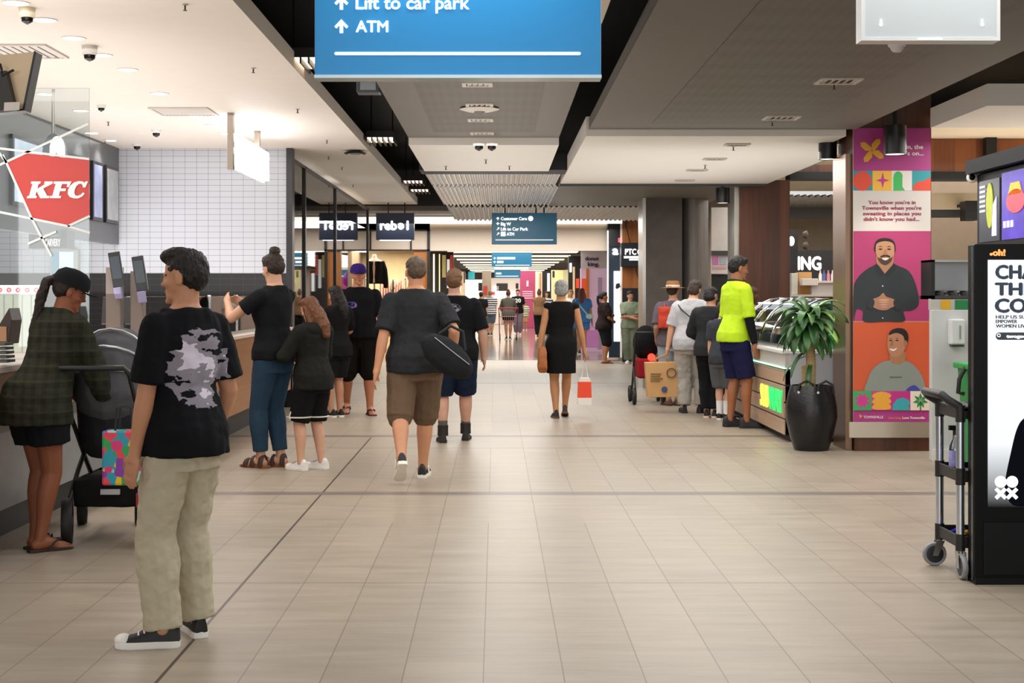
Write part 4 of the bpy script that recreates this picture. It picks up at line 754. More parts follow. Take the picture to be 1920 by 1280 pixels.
for k in range(9):
    t = thing('garment', 'pale pink garment on the chrome rail, %s from the left' % 'first second third fourth fifth sixth seventh eighth ninth'.split()[k], 'clothes', (GX(737, 33.7)-.24+k*.06, 33.7, 1.83), 0, 'garments on the chrome rail'); MB().rings([[(.02*math.cos(q)*s, .19*math.sin(q)*s, z) for q in [j*math.pi/6 for j in range(12)]] for z, s in ((-.02, .3), (-.08, .9), (-.4, 1), (-.68-.05*(k % 2), 1.1))]).build('cloth', fabric(['e8b4b0', 'e9c8c0', 'd89a98', 'f0d8d0', '3a3a44'][k % 5]), t, True, smooth=True)
t = thing('display_table', 'low timber display table in the clothing shop doorway', 'table', (GX(715, 32.6), 32.6, 0)); MB().box(-.5, .5, -.3, .3, .5, .55).build('top', ORWOOD, t, True)
for a in (-1, 1):
    for b in (-1, 1): MB().box(a*.45-.03, a*.45+.03, b*.26-.03, b*.26+.03, 0, .5).build('leg', ORWOOD, t, True)
for k in range(4): tag(MB().box(GX(715, 32.6)-.42+k*.22, GX(715, 32.6)-.25+k*.22, 32.45, 32.75, .551, .62+.02*(k % 2)).build('folded_clothes', fabric(['e6d0c0', 'b88a70', 'd8b8b0', '5a5048'][k]), bev=.02), ['cream folded clothes at the left of the display table', 'tan folded clothes second on the display table', 'pink folded clothes third on the display table', 'dark folded clothes at the right of the display table'][k], 'clothes', 'folded clothes on the display table')
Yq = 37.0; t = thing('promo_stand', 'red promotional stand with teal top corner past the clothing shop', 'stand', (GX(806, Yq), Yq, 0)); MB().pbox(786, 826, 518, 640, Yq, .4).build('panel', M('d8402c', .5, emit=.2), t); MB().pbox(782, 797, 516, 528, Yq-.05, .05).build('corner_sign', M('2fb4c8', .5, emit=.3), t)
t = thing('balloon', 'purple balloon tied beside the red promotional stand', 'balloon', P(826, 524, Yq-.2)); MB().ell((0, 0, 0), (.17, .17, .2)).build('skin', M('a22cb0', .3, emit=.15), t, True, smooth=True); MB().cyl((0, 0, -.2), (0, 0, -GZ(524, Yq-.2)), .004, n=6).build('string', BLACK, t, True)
# ---------------------------------------------------------------- the mall beyond
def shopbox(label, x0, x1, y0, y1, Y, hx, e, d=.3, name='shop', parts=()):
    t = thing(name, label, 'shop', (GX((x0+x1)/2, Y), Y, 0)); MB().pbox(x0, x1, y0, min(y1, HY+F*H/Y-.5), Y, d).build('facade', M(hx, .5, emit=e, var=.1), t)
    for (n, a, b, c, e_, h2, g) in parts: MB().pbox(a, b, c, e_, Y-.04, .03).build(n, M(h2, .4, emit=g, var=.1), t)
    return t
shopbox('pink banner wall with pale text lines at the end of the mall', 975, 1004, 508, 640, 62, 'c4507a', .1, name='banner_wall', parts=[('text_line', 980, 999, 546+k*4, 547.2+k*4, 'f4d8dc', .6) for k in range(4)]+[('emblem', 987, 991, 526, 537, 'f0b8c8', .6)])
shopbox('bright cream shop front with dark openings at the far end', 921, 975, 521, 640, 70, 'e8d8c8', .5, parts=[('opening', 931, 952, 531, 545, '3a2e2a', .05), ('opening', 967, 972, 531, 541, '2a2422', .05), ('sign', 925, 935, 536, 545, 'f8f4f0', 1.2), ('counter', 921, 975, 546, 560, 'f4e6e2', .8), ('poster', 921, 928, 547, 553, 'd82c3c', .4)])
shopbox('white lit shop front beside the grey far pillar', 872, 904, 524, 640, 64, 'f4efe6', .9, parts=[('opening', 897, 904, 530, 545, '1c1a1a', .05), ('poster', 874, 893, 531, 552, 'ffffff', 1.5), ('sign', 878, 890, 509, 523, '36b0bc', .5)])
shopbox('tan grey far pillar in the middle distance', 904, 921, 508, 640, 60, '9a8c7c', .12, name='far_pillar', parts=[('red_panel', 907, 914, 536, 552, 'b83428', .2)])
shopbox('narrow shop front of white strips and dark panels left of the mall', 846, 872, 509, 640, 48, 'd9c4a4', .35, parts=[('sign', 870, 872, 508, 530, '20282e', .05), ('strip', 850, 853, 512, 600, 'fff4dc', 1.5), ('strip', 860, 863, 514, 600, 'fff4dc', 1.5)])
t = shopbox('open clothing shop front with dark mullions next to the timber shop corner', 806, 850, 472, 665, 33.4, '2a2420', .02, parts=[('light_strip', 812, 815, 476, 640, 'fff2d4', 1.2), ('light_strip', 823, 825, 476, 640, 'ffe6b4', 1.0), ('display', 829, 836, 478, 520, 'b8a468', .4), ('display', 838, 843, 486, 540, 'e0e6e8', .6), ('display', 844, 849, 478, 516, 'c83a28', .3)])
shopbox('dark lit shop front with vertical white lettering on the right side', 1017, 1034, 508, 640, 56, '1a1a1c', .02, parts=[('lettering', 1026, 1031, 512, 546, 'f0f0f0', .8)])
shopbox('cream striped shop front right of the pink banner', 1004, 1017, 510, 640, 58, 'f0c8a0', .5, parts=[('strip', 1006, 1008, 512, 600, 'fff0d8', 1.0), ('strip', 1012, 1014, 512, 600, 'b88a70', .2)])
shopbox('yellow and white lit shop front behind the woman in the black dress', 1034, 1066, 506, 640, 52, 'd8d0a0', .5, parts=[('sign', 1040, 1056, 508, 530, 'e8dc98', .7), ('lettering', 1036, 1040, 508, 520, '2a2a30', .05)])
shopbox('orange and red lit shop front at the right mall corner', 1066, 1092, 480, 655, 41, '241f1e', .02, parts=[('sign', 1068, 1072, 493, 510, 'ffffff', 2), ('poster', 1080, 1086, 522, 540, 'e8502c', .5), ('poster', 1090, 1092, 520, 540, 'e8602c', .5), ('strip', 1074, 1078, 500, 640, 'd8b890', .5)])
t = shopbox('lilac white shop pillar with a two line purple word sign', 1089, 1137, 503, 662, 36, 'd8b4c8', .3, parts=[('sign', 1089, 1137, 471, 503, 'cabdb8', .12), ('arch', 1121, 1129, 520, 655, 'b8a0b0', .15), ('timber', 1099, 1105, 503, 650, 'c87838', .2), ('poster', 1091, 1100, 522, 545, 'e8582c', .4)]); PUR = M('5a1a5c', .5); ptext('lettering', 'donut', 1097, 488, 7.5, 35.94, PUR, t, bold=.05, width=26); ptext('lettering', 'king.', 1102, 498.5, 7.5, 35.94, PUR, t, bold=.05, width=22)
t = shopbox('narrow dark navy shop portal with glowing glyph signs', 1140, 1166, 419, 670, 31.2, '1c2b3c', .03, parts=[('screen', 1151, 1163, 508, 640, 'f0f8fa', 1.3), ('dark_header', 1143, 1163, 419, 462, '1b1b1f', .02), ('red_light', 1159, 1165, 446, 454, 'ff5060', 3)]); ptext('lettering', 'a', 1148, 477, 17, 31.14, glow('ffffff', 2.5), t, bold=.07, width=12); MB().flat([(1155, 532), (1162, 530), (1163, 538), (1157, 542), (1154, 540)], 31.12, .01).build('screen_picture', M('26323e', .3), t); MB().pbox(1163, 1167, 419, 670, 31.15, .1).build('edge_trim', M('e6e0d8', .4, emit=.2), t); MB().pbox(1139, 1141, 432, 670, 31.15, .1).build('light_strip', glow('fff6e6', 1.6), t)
Yn = 30.6; t = thing('timber_shop_wall', 'orange timber wall panel with dark crossing lines beside the stone pillar', 'wall panel', (GX(1187, Yn), Yn, 0)); MB().pbox(1167, 1212, 410, 540, Yn, .1).build('panel', ORWOOD, t); MB().pbox(1167, 1212, 540, 678, Yn, .1).build('dark_base', M('141416', .5), t); m = MB()
strip(m, 1172, 416, 1200, 536, 1.2, Yn-.01); strip(m, 1180, 556, 1212, 530, 1.2, Yn-.01); strip(m, 1180, 410, 1172, 422, 1.2, Yn-.01); m.build('line', M('1a120c', .6), t)
t = thing('dark_lit_sign', 'dark square sign with glowing white capital letters on the timber wall', 'sign', (GX(1187, Yn-.3), Yn-.3, GZ(500, Yn))); MB().pbox(1165, 1212, 455, 500, Yn-.3, .28).build('box', M('10161f', .35), t, bev=.01); ptext('lettering', 'PTC', 1172, 477, 11, Yn-.31, glow('ffffff', 2.2), t, bold=.03, width=21); MB().flat(circ(1201, 472, 6), Yn-.31, .01).build('emblem', glow('ffffff', 2.2), t); MB().flat([(1170, 480), (1207, 480), (1207, 484), (1170, 484)], Yn-.31, .01).build('text_bar', glow('ffffff', 1.6), t); MB().flat([(1180, 485), (1202, 485), (1202, 488), (1180, 488)], Yn-.31, .01).build('text_bar', glow('ffffff', 1.6), t)
t = thing('menu_poster', 'pink and white menu poster on the white wall behind the round pillar', 'poster', (GX(1352, 24.4), 24.4, GZ(512, 24.4))); MB().pbox(1333, 1366, 478, 513, 24.36, .03).build('sheet', M('ded4d6', .5), t); MB().flat([(1336, 481), (1347, 481), (1347, 496), (1336, 496)], 24.35, .004).build('pink_picture', M('d07cb8', .5), t); MB().flat([(1350, 481), (1362, 481), (1362, 496), (1350, 496)], 24.35, .004).build('grey_picture', M('b8bcc8', .5), t); MB().flat([(1336, 499), (1362, 499), (1362, 504), (1336, 504)], 24.35, .004).build('text_block', M('d8a8a8', .5, var=.4, vs=60), t)
# ---------------------------------------------------------------- sandwich counter on the right
xf = 2.79; y0, y1 = 13.95, 17.7
t = thing('serving_counter', 'white topped serving counter with timber boards and lit lettering behind the potted plant', 'counter', (3.1, 16, 0))
LW = wood_mat('a98a70', 'd0b296', 'y', board=.17, rough=.3)
for k, (a, b) in enumerate(((.07, .215), (.229, .38), (.394, .546), (.56, .70))): MB().box(xf, xf+.06, y0, y1, a, b).build('timber_board', LW, t, bev=.003)
MB().box(xf+.012, xf+.06, y0, y1, .06, .72).build('groove_backing', BLACK, t); MB().box(xf-.005, xf+.06, y0, y1, .715, .725).build('light_strip', glow('a8f0d0', 2), t); MB().box(xf+.01, xf+.06, y0, y1, .725, .865).build('upper_panel', M('d5d0cc', .35), t)
MB().box(xf+.06, 3.34, y0-.01, y1, .06, .865).build('end_panel', M('c9ced6', .45, var=.03), t, bev=.003); MB().box(xf+.07, 3.33, y0+.02, y1, 0, .06).build('kick_plate', BLACK, t); MB().box(xf-.03, 3.36, y0-.02, y1+.02, .865, .90).build('worktop', M('eef0f0', .2), t, bev=.005)
def side_text(s, ya, yb, z, h, mat): return text('lettering', s, (xf-.012, ya, z), (0, -1, 0), (0, 0, 1), h, mat, t, bold=0, th=.014, width=ya-yb)
side_text('SUB', 15.15, 14.72, .275, .24, glow('ffd84a', 1.7)); side_text('WAY', 14.68, 14.0, .275, .24, glow('20d060', 1.4)); MB().box(xf-.006, xf+.002, 13.97, 15.2, .25, .54).build('sign_backing', M('a89c84', .4), t)
# curved glass case
t = thing('curved_glass_case', 'curved glass food case on top of the serving counter', 'display case', (3.1, 15.5, .9)); pr = [(2.86, .93), (2.87, 1.02), (2.91, 1.13), (2.99, 1.24), (3.1, 1.33), (3.22, 1.385), (3.34, 1.40)]; ya, yb = 14.35, 16.9
m = MB(); n = len(pr); m.add([(x, y, z) for y in (ya, yb) for x, z in pr], [(i, i+1, n+i+1, n+i) for i in range(n-1)]); m.build('curved_glass', glass('dceef4', .02, .35), t, smooth=True)
for k in range(5): y = ya+(yb-ya)*k/4; MB().tube([(x-.004, y, z+.004) for x, z in pr], .009, 8).build('rib', CHROME, t, smooth=True)
MB().box(3.32, 3.36, ya, yb, 1.385, 1.41).build('top_rail', CHROME, t); MB().box(2.85, 3.36, ya, yb, .901, .935).build('base_tray', STEEL, t); m = MB(); m.add([(x, ya+.005, z) for x, z in pr]+[(3.34, ya+.005, .93)], [tuple(range(n+1))]); m.build('end_glass', glass('dceef4', .02, .2), t)
MB().box(3.34, 3.36, ya, yb, .93, 1.39).build('back_panel', M('3a4a58', .2, .2, var=.3), t); MB().add([(2.9, ya+.1, 1.0), (3.02, ya+.1, 1.24), (3.02, yb-.1, 1.24), (2.9, yb-.1, 1.0)], [(0, 1, 2, 3)]).build('yellow_strip', M('d8b020', .4), t) if 0 else None
MB().box(3.0, 3.03, 16.2, 16.4, .95, 1.26).build('yellow_card', M('d8b828', .4), t); MB().box(3.05, 3.3, ya+.1, yb-.1, 1.34, 1.355).build('lamp_strip', glow('e8f4ff', .9), t)
for k in range(8):
    y = ya+.18+k*.31; q = thing('salad_tub', ['red tomato tub nearest the plant in the curved glass case', 'green lettuce tub second in the curved glass case', 'white onion tub third in the curved glass case', 'orange carrot tub fourth in the curved glass case', 'olive tub fifth in the curved glass case', 'cheese tub sixth in the curved glass case', 'brown meat tub seventh in the curved glass case', 'pale tub at the far end of the curved glass case'][k], 'food tub', (3.1, y, .936), 0, 'tubs in the curved glass case')
    MB().box(-.17, .17, -.13, .13, 0, .09).build('pan', STEEL, q, True); m = MB()
    for _ in range(14): m.ell((random.uniform(-.13, .13), random.uniform(-.1, .1), .1), (.035, .035, .025), None, 8, 5)
    o = m.build('filling', M(['c0392b', '4f9a3a', 'e8e4d8', 'd8822a', '5a5a2a', 'e8c860', '8a5a3a', 'd8d0b8'][k], .5, var=.2, vs=30), q, True, smooth=True); o['kind'] = 'stuff'
GRN = M('12a24a', .45, var=.15)
for k, (x0, x1, ytop, lb) in enumerate(((1498, 1520, 632, 'green card box behind the cane of the potted plant'), (1530, 1549, 634, 'green carton with dark print at the end of the serving counter'), (1551, 1573, 627, 'taller green paper bag beside the poster pillar'))):
    q = thing('green_box', lb, 'box', (GX((x0+x1)/2, 14.1), 14.1, .9), 0, 'green packs on the serving counter'); MB().box(GX(x0, 14.1), GX(x1, 14.1), 14.1, 14.25, .901, GZ(ytop, 14.1)).build('pack', GRN, q, bev=.004); MB().box(GX(x0+4, 14.1), GX(x1-4, 14.1), 14.096, 14.1, .95, GZ(ytop+12, 14.1)).build('print', M(['e8e040', '1a2a20', '0a7a36'][k], .5), q)
# potted plant
Yq = 13.25; xq = GX(1521, Yq); k_ = Yq/F
t = thing('potted_plant', 'leafy green cane plant in a black barrel pot with leather loop handles', 'potted plant', (xq, Yq, 0))
pot = MB().lathe((0, 0, 0), [(.001, 0), (31*k_, 0), (33*k_, .02), (41*k_, 30*k_), (48*k_, 62*k_), (47*k_, 82*k_), (43*k_, 104*k_), (38*k_, 121*k_), (35.5*k_, 121*k_), (35*k_, 114*k_), (.001, 112*k_)], 48).build('pot', M('141416', .32, var=.2, bump=.15, bs=30), t, True, smooth=True)
for s, yy in ((-1, .02), (1, -.03)):
    MB().tube([(s*17*k_-14*k_, yy-.16, 108*k_), (s*17*k_-11*k_, yy-.165, 124*k_), (s*17*k_+2*k_, yy-.165, 131*k_), (s*17*k_+14*k_, yy-.16, 124*k_), (s*17*k_+17*k_, yy-.15, 108*k_)], .012, 8).build('handle', M('1a1918', .6), pot, True, smooth=True)
    MB().lathe((s*17*k_-14*k_, yy-.187, 110*k_), [(.001, 0), (.012, 0), (.012, .006), (.001, .006)], 14, ax=(0, -1, 0)).build('stud', CHROME, pot, True)
MB().lathe((0, 0, 112*k_), [(.001, .006), (35*k_, 0)], 24).build('soil', M('2a1d14', .9, var=.4, bump=.6), t, True)
BARK = M('b39a70', .8, var=.3, vs=10, bump=.5, bs=20, stretch=(1, 1, 8))
MB().tube([(-.005, 0, 112*k_), (-.002, .0, 160*k_), (-.012, 0, 205*k_), (-.02, 0, 236*k_)], [.042, .045, .043, .04], 14).build('cane', BARK, t, True, smooth=True); MB().tube([(-.045, .05, 112*k_), (-.045, .05, 155*k_), (-.05, .05, 158*k_)], [.035, .036, .03], 12).build('cane', BARK, t, True, smooth=True)
def leaf(m, base, az, el, L, wd, droop, tw=0):
    d = V((math.cos(az)*math.cos(el), math.sin(az)*math.cos(el), math.sin(el))); p = V(base); L_ = []; R_ = []; C_ = []; n = 9
    for i in range(n):
        t_ = i/(n-1); w_ = wd*(math.sin(math.pi*min(1, t_*.92+.06))**.7)*(1 if t_ < .97 else .3); side = d.cross(V((0, 0, 1)));  side = side.normalized() if side.length > .05 else V((-math.sin(az), math.cos(az), 0)); side = (Matrix.Rotation(tw*t_, 3, d) @ side); upv = side.cross(d)
        L_.append(p+side*w_+upv*w_*.3); R_.append(p-side*w_+upv*w_*.3); C_.append(p.copy()); d = (d+V((0, 0, -droop*(.4+t_)))/(n-1)*2.2).normalized(); p = p+d*L/(n-1)
    k = len(m.v); vs = []; fs = []
    for i in range(n): vs += [L_[i], C_[i], R_[i]]
    for i in range(n-1): fs += [(3*i, 3*i+1, 3*i+4, 3*i+3), (3*i+1, 3*i+2, 3*i+5, 3*i+4)]
    m.add(vs, fs)
random.seed(11)
for heads, nm in (((-.02, 0, 236*k_), 'foliage'),):
    LF = [M('2f5a2a', .4, var=.35, vs=5), M('3d6d33', .4, var=.35, vs=5), M('8fb85a', .3, var=.3, vs=5)]; ms = [MB(), MB(), MB()]
    for q in range(66):
        az = q*2.399; e = .95-1.4*(q/66)+random.uniform(-.15, .15); b = (heads[0]+.03*math.cos(az), heads[1]+.03*math.sin(az), heads[2]+.10*(1-q/66)+random.uniform(-.03, .02)-.05*(q/66)); w3 = 2 if (math.cos(az) > .35 and q % 3 == 0 and q < 60) else (1 if q % 2 else 0)
        leaf(ms[w3], b, az, e, random.uniform(.27, .38), random.uniform(.033, .048), random.uniform(.75, 1.35), random.uniform(-.6, .6))
    for q, (dx, zz, az, e) in enumerate(((-.05, 175*k_, 3.3, -.2), (.0, 165*k_, 4.3, -.5), (-.05, 185*k_, 3.8, -.3))): leaf(ms[0], (dx, 0, zz), az, e, .34, .024, 1.0)
    for m_, mt, nm in zip(ms, LF, ('foliage', 'foliage', 'young_foliage')):
        o = m_.build(nm, mt, t, True, smooth=True); sd = o.modifiers.new('s', 'SOLIDIFY'); sd.thickness = .003
# plant behind the counter
t = thing('fern', 'dark green fern half hidden behind the curved glass case', 'plant', (GX(1424, 17.35), 17.35, .9)); MB().lathe((0, 0, .0), [(.001, 0), (.08, 0), (.11, .16), (.1, .16), (.001, .15)], 20).build('pot', CHAR, t, True, smooth=True); m = MB()
for q in range(26): leaf(m, (0, 0, .16), q*2.399, 1.3-.9*q/26, random.uniform(.3, .46), .03, .8)
o = m.build('foliage', M('2c5a30', .4, var=.3), t, True, smooth=True); o.modifiers.new('s', 'SOLIDIFY').thickness = .003
# ---------------------------------------------------------------- poster on the pillar
Yp0 = Yp-.02; t = thing('advertising_poster', 'tall colourful poster with two smiling men on the timber pillar', 'poster', (GX(1672, Yp), Yp0, GZ(795, Yp)))
LAY = [0]
def pf(name, pts, hx, rough=.45, var=.03, vs=6):
    LAY[0] += 1; return MB().flat(pts, Yp0-.0003*LAY[0], .00025).build(name, M(hx, rough, var=var, vs=vs), t)
def rect(a, b, c, d): return [(a, c), (b, c), (b, d), (a, d)]
MB().pbox(1600, 1745, 240, 795, Yp0, .018).build('board', M('c9c3bb', .4), t)
pf('magenta_header', rect(1600, 1745, 240, 321), 'a8327e'); pf('plain_panel', rect(1600, 1745, 357, 433), 'd0cac4'); pf('pink_panel', rect(1600, 1745, 433, 602), 'ac3c6c'); pf('orange_panel', rect(1600, 1745, 603, 733), 'd05a34'); pf('magenta_footer', rect(1600, 1745, 769, 795), 'b53a8a')
m0 = MB(); LAY[0] += 1
for k in range(4):
    a = math.radians(45+90*k); c, s = math.cos(a), math.sin(a); m0.flat([(1635+x*c-y*s, 282+x*s+y*c) for x, y in ((1, -1), (8, -9), (20, -9.5), (26, -5), (21, 1.5), (9, 3), (2, 3))], Yp0-.0003*LAY[0], .00025)
m0.build('pinwheel', M('dca12a', .5), t)
CREAM = M('eadfd8', .5, var=0); YT = lambda: Yp0-.0035
for s, x, y, wd in (('in, the', 1699, 279, 32), ("'s on...", 1699, 291, 33)): ptext('lettering', s, x, y, 8, YT(), CREAM, t, bold=.03, th=.0006, width=wd)
for hx, a, b in (('1f8fa0', 1600, 1636), ('eab23c', 1636, 1672), ('e2dcd6', 1672, 1710), ('2a98a0', 1710, 1745)): pf('coloured_square', rect(a, b, 320, 357), hx)
pf('red_disc', circ(1617, 339, 17.5, 18.5), 'd94a33'); pf('star', [(1655+r*math.cos(math.radians(a)), 338+r*1.05*math.sin(math.radians(a))) for a, r in ((0, 13), (45, 4), (90, 14), (135, 4), (180, 13), (225, 4), (270, 15), (315, 4))], 'b8328a'); pf('green_arch', [(1675, 357), (1675, 333)]+circ(1684, 331, 8.5, 10, 12, 180, 360)+[(1692, 333), (1692, 350), (1697, 357)], '3fb55a'); pf('red_wave', [(1711, 357), (1713, 347), (1720, 341), (1732, 339), (1745, 332), (1745, 357)], 'd94a33')
for i, s in enumerate(("You know you're in", "Townsville when you're", 'sweating in places you', "didn't know you had...")): ptext('lettering', s, (1628, 1616, 1618, 1619)[i], 382.5+10.4*i, 7, YT(), M('96214a', .5, var=0), t, bold=.03, th=.0006, width=(89, 112, 109, 105)[i])
# upper man, printed
pf('printed_shirt', spl([(1600, 602), (1600, 545), (1606, 524), (1622, 507), (1641, 496), (1655, 489), (1668, 490), (1684, 498), (1704, 508), (1716, 530), (1723, 560), (1720, 575), (1708, 582), (1694, 584), (1696, 602), (1660, 603), (1620, 603), (1618, 584), (1606, 580)], 4), '2a2f33'); pf('printed_neck', spl([(1644, 480), (1674, 480), (1672, 500), (1659, 513), (1647, 500)], 4), 'a97a5c'); pf('printed_collar', [(1643, 494), (1648, 498), (1659, 513), (1672, 498), (1676, 494), (1680, 503), (1664, 522), (1659, 514), (1650, 520), (1638, 503)], '22272b')
pf('printed_hair', spl([(1641, 472), (1640, 458), (1646, 449), (1660, 446), (1674, 450), (1679, 461), (1677, 474), (1660, 470)], 4), '241d1a'); pf('printed_face', spl([(1642, 466), (1645, 456), (1660, 452), (1674, 456), (1677, 468), (1675, 482), (1668, 492), (1659, 495), (1650, 492), (1644, 481)], 4), 'b98a68'); pf('printed_beard', spl([(1645, 482), (1650, 484), (1659, 482), (1669, 484), (1674, 481), (1670, 491), (1660, 497), (1650, 492)], 4), '4a352a')
pf('printed_moustache', spl([(1651, 480), (1660, 477), (1669, 480), (1668, 483), (1660, 481), (1652, 483)], 3), '3a2a22'); pf('printed_smile', spl([(1653, 484), (1660, 483), (1667, 484), (1660, 488)], 3), 'e8dcd0')
for x in (1651, 1667): pf('printed_eye', spl([(x-4, 467), (x, 465.5), (x+4, 467), (x, 468.5)], 3), '2a1c16'); pf('printed_brow', [(x-5, 463), (x, 461), (x+5, 463), (x, 462.3)], '2a1c16')
pf('printed_nose', spl([(1658, 468), (1661, 468), (1664, 476), (1660, 478), (1656, 476)], 3), 'a87656')
pf('printed_hands', spl([(1631, 570), (1636, 561), (1648, 556), (1656, 549), (1662, 556), (1676, 561), (1683, 571), (1672, 576), (1662, 581), (1650, 581), (1638, 576)], 4), 'a87a5e')
for k in range(4): pf('printed_finger', spl([(1646+k*1.5, 562+k*4.3), (1656, 560.5+k*4.4), (1668-k, 562+k*4.2), (1657, 564.2+k*4.3)], 3), ['c99a7c', 'c4947a', 'c0908a', 'c48a80'][k])
pf('printed_cuff', spl([(1625, 572), (1634, 560), (1640, 566), (1634, 580)], 3), '2a2f33'); pf('printed_cuff', spl([(1689, 574), (1680, 562), (1675, 567), (1681, 581)], 3), '2a2f33')
for y in (536, 596): pf('printed_button', circ(1655, y, 1.2), 'e8e4e0')
# lower man, printed
pf('printed_tee', spl([(1622, 733), (1626, 715), (1634, 695), (1648, 682), (1664, 676), (1690, 674), (1712, 683), (1726, 700), (1734, 722), (1730, 733), (1690, 734), (1650, 734)], 4), '8a928a'); pf('printed_neck', spl([(1670, 664), (1696, 660), (1696, 677), (1684, 683), (1671, 679)], 4), 'a87654')
pf('printed_face', spl([(1665, 634), (1668, 625), (1684, 620), (1697, 628), (1700, 645), (1692, 662), (1679, 669), (1669, 664), (1664, 650)], 4), 'b98262'); pf('printed_hair', spl([(1667, 628), (1670, 620), (1682, 615), (1696, 617), (1703, 628), (1702, 641), (1697, 641), (1693, 629), (1680, 624)], 4), '1f1a18'); pf('printed_ear', spl([(1694, 641), (1699, 638), (1701, 645), (1697, 652)], 3), 'a87050')
for x in (1670, 1682): pf('printed_eye', spl([(x-3.5, 638), (x, 636.6), (x+3.5, 638), (x, 639)], 3), '2a1c16'); pf('printed_brow', [(x-4, 634.5), (x, 633), (x+4, 634.5), (x, 634)], '1f1612')
pf('printed_nose', spl([(1673, 638), (1675, 638), (1675, 647), (1671, 648), (1669, 646)], 3), 'a47050'); pf('printed_smile', spl([(1668, 653), (1675, 654.5), (1682, 652), (1677, 657.5), (1671, 657)], 3), 'f0e8e0')
pf('shirt_print', rect(1668, 1691, 706, 707.5), '4a524c'); pf('printed_blue_bag', spl([(1700, 733), (1704, 726), (1714, 722), (1722, 727), (1724, 733)], 3), '3a4aa0')
for hx, a, b in (('3aa860', 1600, 1634), ('c83a8e', 1634, 1671), ('c02f86', 1671, 1707), ('efe2cf', 1707, 1745)): pf('coloured_square', rect(a, b, 733, 769), hx)
pf('flower', [(1617+r*math.cos(math.radians(a)), 751+r*math.sin(math.radians(a))) for a, r in [(k*22.5, 17 if k % 2 else 9) for k in range(16)]], 'd03a90')
for k in range(3): pf('yellow_bun', spl([(1635, 742+k*11), (1640, 737+k*10), (1653, 734+k*11), (1667, 737+k*10), (1671, 742+k*11), (1667, 746+k*10.5), (1653, 747+k*10.5), (1639, 746+k*10.5)], 3), 'eaa83a')
pf('teal_wave', [(1673, 769), (1675, 757), (1682, 748), (1693, 745), (1704, 750), (1707, 757), (1703, 760), (1707, 769)], '3aa6b0'); m0 = MB(); LAY[0] += 1
for k in range(7): a = math.radians(-90+k*51.4); c, s = math.cos(a), math.sin(a); m0.flat([(1726+x*c-y*s, 751+x*s+y*c) for x, y in ((1, 0), (7, -3), (15, 0), (7, 3))], Yp0-.0003*LAY[0], .00025)
m0.flat([(1725, 751), (1727, 751), (1727.5, 769), (1724.5, 769)], Yp0-.0003*LAY[0], .00025); m0.build('palm', M('2a8a48', .5), t)
LAY[0] += 1
MB().flat([(1612, 776), (1617, 780), (1613, 784), (1611, 780)], Yp0-.0003*LAY[0], .00025).build('small_emblem', M('dca12a', .5), t)
o_ = Yp0-.0003*LAY[0]-.0006; ptext('lettering', 'TOWNSVILLE', 1619, 784, 5, o_, CREAM, t, bold=.02, th=.0006, width=37); ptext('lettering', 'Live Long.', 1666, 785, 4.5, o_, M('e0a83a', .5), t, bold=.0, th=.0006, width=24); ptext('lettering', 'Love Townsville', 1692, 785, 4.5, o_, CREAM, t, bold=.04, th=.0006, width=42)
# ---------------------------------------------------------------- digital panel
Yd = 7.08; xl = GX(1828, Yd); t = thing('digital_panel', 'tall black digital advertising panel with a bright white screen', 'advertising panel', (xl+.4, Yd+.06, 0)); BLK = M('08090a', .35, var=.05, spec=.12); topz = GZ(457, Yd)
MB().box(xl, xl+.82, Yd, Yd+.11, .012, topz).build('case', BLK, t, bev=.006); MB().box(xl-.004, xl+.004, Yd+.02, Yd+.045, .02, topz-.01).build('edge_trim', M('6a6c70', .25, .9), t)
Ys = Yd-.004
scr = bpy.data.materials.new('screen_gradient'); scr.use_nodes = True; nt = scr.node_tree; b = nt.nodes['Principled BSDF']; q_ = NT(nt); tc = q_.n('ShaderNodeTexCoord'); sp = q_.n('ShaderNodeSeparateXYZ'); nt.links.new(tc.outputs['Object'], sp.inputs[0]); mr = q_.n('ShaderNodeMapRange'); nt.links.new(sp.outputs[2], mr.inputs[0]); mr.inputs[1].default_value = GZ(948, Yd); mr.inputs[2].default_value = GZ(830, Yd); c_ = q_.mix(mr.outputs[0], lin('0c0d12'), lin('f4f8fc')); nt.links.new(c_, b.inputs['Emission Color']); b.inputs['Emission Strength'].default_value = 1.05; b.inputs['Base Color'].default_value = lin('101214'); b.inputs['Roughness'].default_value = .15
MB().box(GX(1852, Yd), xl+.79, Yd-.003, Yd+.002, GZ(950, Yd), GZ(487, Yd)).build('screen', scr, t)
NAVY = M('26364a', .4, emit=.12, var=.3, vs=12); NV = M('2c3640', .4, emit=.1, var=0)
for s, x, y, c, wd, mm in (('CHANGE', 1866, 522, 26, 146, NAVY), ('THE', 1865, 553, 24, 74, NAVY), ('COURSE', 1865, 585, 26, 150, NAVY), ('HELP US SUPPORT', 1867, 597, 6.5, 90, NV), ('EMPOWER', 1867, 605.5, 6.5, 40, NV), ('WOMEN LIVING', 1867, 614, 6.5, 72, NV)): ptext('lettering', s, x, y, c, Ys, mm, t, bold=.06 if c > 10 else .02, width=wd)
MB().flat([(1874+7*math.cos(math.radians(a)), 630+7*math.sin(math.radians(a))) for a in range(90, 271, 15)]+[(1990, 623), (1990, 637)], Ys, .003).build('search_bar', NV, t); ptext('lettering', 'twogood', 1887, 633, 6, Ys-.003, glow('ffffff', 1), t, bold=.05, width=44)
m = MB(); m.flat(circ(1873, 628.5, 3.4)+circ(1873, 628.5, 2.2)[::-1], Ys-.003, .002); m.build('search_symbol', glow('ffffff', 1), t)
